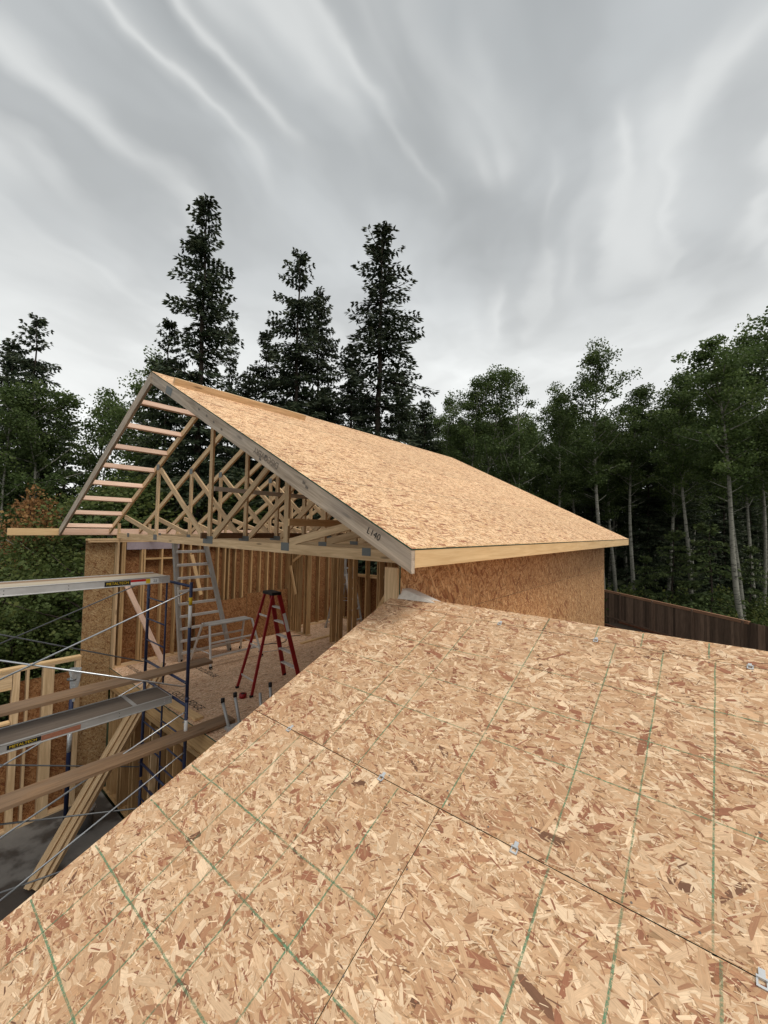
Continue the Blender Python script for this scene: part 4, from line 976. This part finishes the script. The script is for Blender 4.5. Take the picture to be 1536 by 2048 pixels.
T = [
 ('sp', 0, 415, 395, 24, 'tallest spruce, standing behind the garage ridge', 1.12), ('sp', 2, 765, 452, 25, 'tall ragged spruce with long side branches standing right of centre', 1.3),
 ('sp', 1, 600, 505, 26, 'pointed spruce left of the ragged one, second of the middle pair from the right', 1.05), ('sp', 3, 640, 580, 27, 'greener spruce tucked against the right side of the pointed middle spruce', .8),
 ('sp', 1, 535, 662, 28, 'shorter dark spruce between the tallest and the pointed middle spruce', .95), ('sp', 2, 463, 640, 27, 'narrow spruce hugging the right side of the tallest one', .55),
 ('sp', 1, 340, 640, 25, 'bushy spruce on the left side of the tallest one', .95), ('sp', 1, 75, 632, 27, 'spruce with thin dark tip at far left', .95), ('sp', 3, 28, 682, 29, 'broad spruce at the left picture edge', 1.1),
 ('sp', 3, 705, 690, 29, 'full dark green spruce just left of the ragged tall one', 1.1), ('sp', 1, 575, 740, 30, 'low spruce showing over the middle of the garage ridge', 1.2), ('sp', 3, 800, 740, 27, 'dark spruce behind the right foot of the ragged tall spruce', 1.1),
 ('sp', 3, 500, 745, 30, 'squat spruce rising just over the ridge board', 1.3), ('sp', 1, 655, 770, 31, 'spruce rising behind the middle of the sheathed slope', 1.2), ('sp', 3, 850, 800, 32, 'small spruce where the dark spruces meet the aspens', 1.1),
 ('as', 1, 290, 700, 27, 'leafy aspen beside the garage peak', 1.0), ('as', 4, 180, 790, 30, 'rounded aspen standing alone between the left trees and the garage', .95), ('as', 3, 20, 740, 24, 'dense leafy tree at the left picture edge', 1.1), ('as', 1, 105, 760, 25, 'leafy tree below the thin tipped spruce', 1.0),
 ('as', 3, 950, 735, 31, 'two stemmed aspen first right of the spruces', 1.0), ('as', 4, 1040, 732, 31, 'round crowned aspen with three pale stems', .95), ('as', 3, 895, 775, 33, 'lower aspen at the left end of the aspen row', .95), ('as', 0, 1110, 770, 33, 'aspen in the dip left of the pointed aspen', 1.0),
 ('as', 0, 1200, 683, 29, 'pointed aspen with a long crooked pale trunk rising beside the eave', 1.05), ('as', 2, 1262, 755, 31, 'aspen with thin pale trunk right of the pointed aspen', 1.1), ('as', 1, 1330, 770, 33, 'aspen behind the young spruces', 1.1), ('as', 2, 1488, 668, 24, 'big leaning aspen with thick grey trunk', 1.15),
 ('as', 0, 1470, 700, 26, 'aspen just right of the leaning one', 1.2), ('as', 1, 1545, 600, 24, 'tallest aspen at the right picture edge', 1.2), ('as', 2, 1150, 800, 36, 'aspen behind the pointed one on its left', 1.2), ('as', 3, 1500, 640, 30, 'aspen behind the one at the right edge', 1.1),
 ('as', 2, 1370, 720, 28, 'slim aspen left of the leaning one', 1.0), ('as', 0, 1225, 850, 34, 'low aspen behind the eave corner', 1.3),
]
for i, q in enumerate(T):
    tree(q[0], q[1], q[2], q[3], q[4], q[5], q[6], lean=(-.15 if 'leaning aspen' in q[5] else 0))
rr = random.Random(5)
# deeper rows that close the forest
for i in range(46):
    px = 860 + i*17 + rr.uniform(-8, 8); D = rr.uniform(36, 58)
    tree('as', rr.randrange(5), px, rr.uniform(815, 900) - max(0, (px-1250)*.12), D, 'aspen deep in the dark stand behind the fence', 1.25, group='aspens deep in the stand')
for i in range(16):
    px = -60+i*60 + rr.uniform(-15, 15); D = rr.uniform(33, 46)
    if 140 < px < 235: continue
    tree('sp', rr.choice((1, 3)), px, rr.uniform(800, 900), D, 'spruce deep in the wood behind the garage', 1.3, group='spruces deep in the wood')
for i in range(14):
    px = 880+i*52 + rr.uniform(-12, 12); tree('sp', rr.choice((1, 3)), px, rr.uniform(880, 990), rr.uniform(34, 52), 'dark spruce among the aspen trunks behind the fence', 1.5, group='dark spruces among the aspens')
for (px, pt, D, w_, lb) in [(1345, 1060, 26.5, 1.0, 'left of two young spruces behind the fence'), (1420, 1045, 25, 1.05, 'right of two young spruces behind the fence, the taller one'), (1290, 1110, 28, 1.0, 'smallest young spruce behind the fence nearest the garage'), (1500, 1090, 27, .9, 'young spruce near the right picture edge')]:
    tree('young', 0, px, pt, D, lb, w_)
for (px, pt, D, k, w_, lb) in [(10, 1130, 17, 0, 1.2, 'leafy shrub at the left edge above the lower wall'), (88, 1075, 19, 1, 1.1, 'tall shrub with thin pale stem left of the garage'), (150, 1110, 16.5, 0, 1.3, 'leafy shrub beside the left end of the garage'), (-50, 1190, 15, 0, 1.3, 'shrub mostly cut off by the left picture edge'),
     (235, 985, 21, 1, 1.3, 'pale green shrub seen through the open rake rungs'), (60, 1210, 15.5, 0, 1.2, 'low shrub just over the lower wall'), (330, 960, 24, 1, 1.6, 'shrub seen through the left truss bays'), (420, 960, 26, 1, 1.6, 'shrub seen through the middle truss bays')]:
    tree('bush', k, px, pt, D, lb, w_)
tree("red", 0, 80, 985, 19.5, 'young tree with russet leaves left of the open rake', .95)
# forest floor brush
def brush(name, pts, n, mat, size, label):
    rng = np.random.default_rng(77); P0 = []
    for (x, y, z, r, h) in pts:
        m = int(n*r*r); a = rng.uniform(0, 6.28, m); q = np.sqrt(rng.random(m))*r
        X_, Y_ = x+np.cos(a)*q, y+np.sin(a)*q
        hh = h*(.4+.6*np.abs(np.sin(X_*1.7+Y_)*np.cos(Y_*1.3)))
        P0.append(np.stack([X_, Y_, z+rng.random(m)**.8*hh], 1))
    P0 = np.concatenate(P0); m = len(P0); a, b = rnd_orient(m, rng); s_ = (size*rng.uniform(.6, 1.3, m))[:, None]*.5
    P = np.stack([P0-a*s_, P0-b*s_*.7, P0+a*s_, P0+b*s_*.7], 1)
    o = add(name, quads(name, P, mat, rng.random(m)), None, None, kind='stuff', label=label, category='undergrowth')
pts = []
for i in range(60):
    s_ = rr.uniform(-.05, 1.15); dd = rr.uniform(.8, 12); q = fa.lerp(fbb, s_) - fn*0 + (fn if fn.x > 0 else -fn)*dd
    pts.append((q.x, q.y, GZ, rr.uniform(1., 2.2), rr.uniform(.9, 2.3) if dd > 6 else rr.uniform(1.8, 2.5)))
brush('undergrowth', pts, 260, 'leaf_bush', .2, 'tangled green brush covering the ground under the aspens')
pts = []
for i in range(50):
    px = rr.uniform(-80, 900); r = ray(px, 1045)*(rr.uniform(20, 34)/811.8); pts.append((r.x, r.y, gz(r.x, r.y), rr.uniform(1.2, 2.4), rr.uniform(1.2, 3.2)))
brush('undergrowth', pts, 200, 'leaf_bush', .2, 'green brush under the spruces beyond the garage')
# far-off wood that closes the view under the crowns, too deep in shade to tell its trees apart
def far_wood(px0, px1, D, htop, n, label):
    rng = np.random.default_rng(int(D)); cx = rng.uniform(px0, px1, n); dd = D+rng.uniform(0, 10, n)
    dirs = (np.array(R2)[None]*(cx-768)[:, None] + np.array(F)[None]*811.8)/811.8; X_ = dirs[:, 0]*dd; Y_ = dirs[:, 1]*dd
    lump = htop*(.75+.25*np.sin(X_*.31+Y_*.17)*np.cos(Y_*.23))
    Z_ = GZ-3+rng.random(n)*(lump+3)
    P0 = np.stack([X_, Y_, Z_], 1); a, b = rnd_orient(n, rng); s_ = rng.uniform(.5, 1.2, n)[:, None]*.5
    P = np.stack([P0-a*s_, P0-b*s_*.8, P0+a*s_, P0+b*s_*.8], 1)
    add('distant_wood', quads('distant_wood', P, 'leaf_spruce', rng.random(n)*.6), None, None, kind='stuff', label=label, category='wood')
far_wood(820, 2300, 60, 15, 42000, 'dark mass of the wood deep behind the aspen trunks')
far_wood(250, 900, 50, 13, 22000, 'dark mass of the wood behind the garage and the spruces')
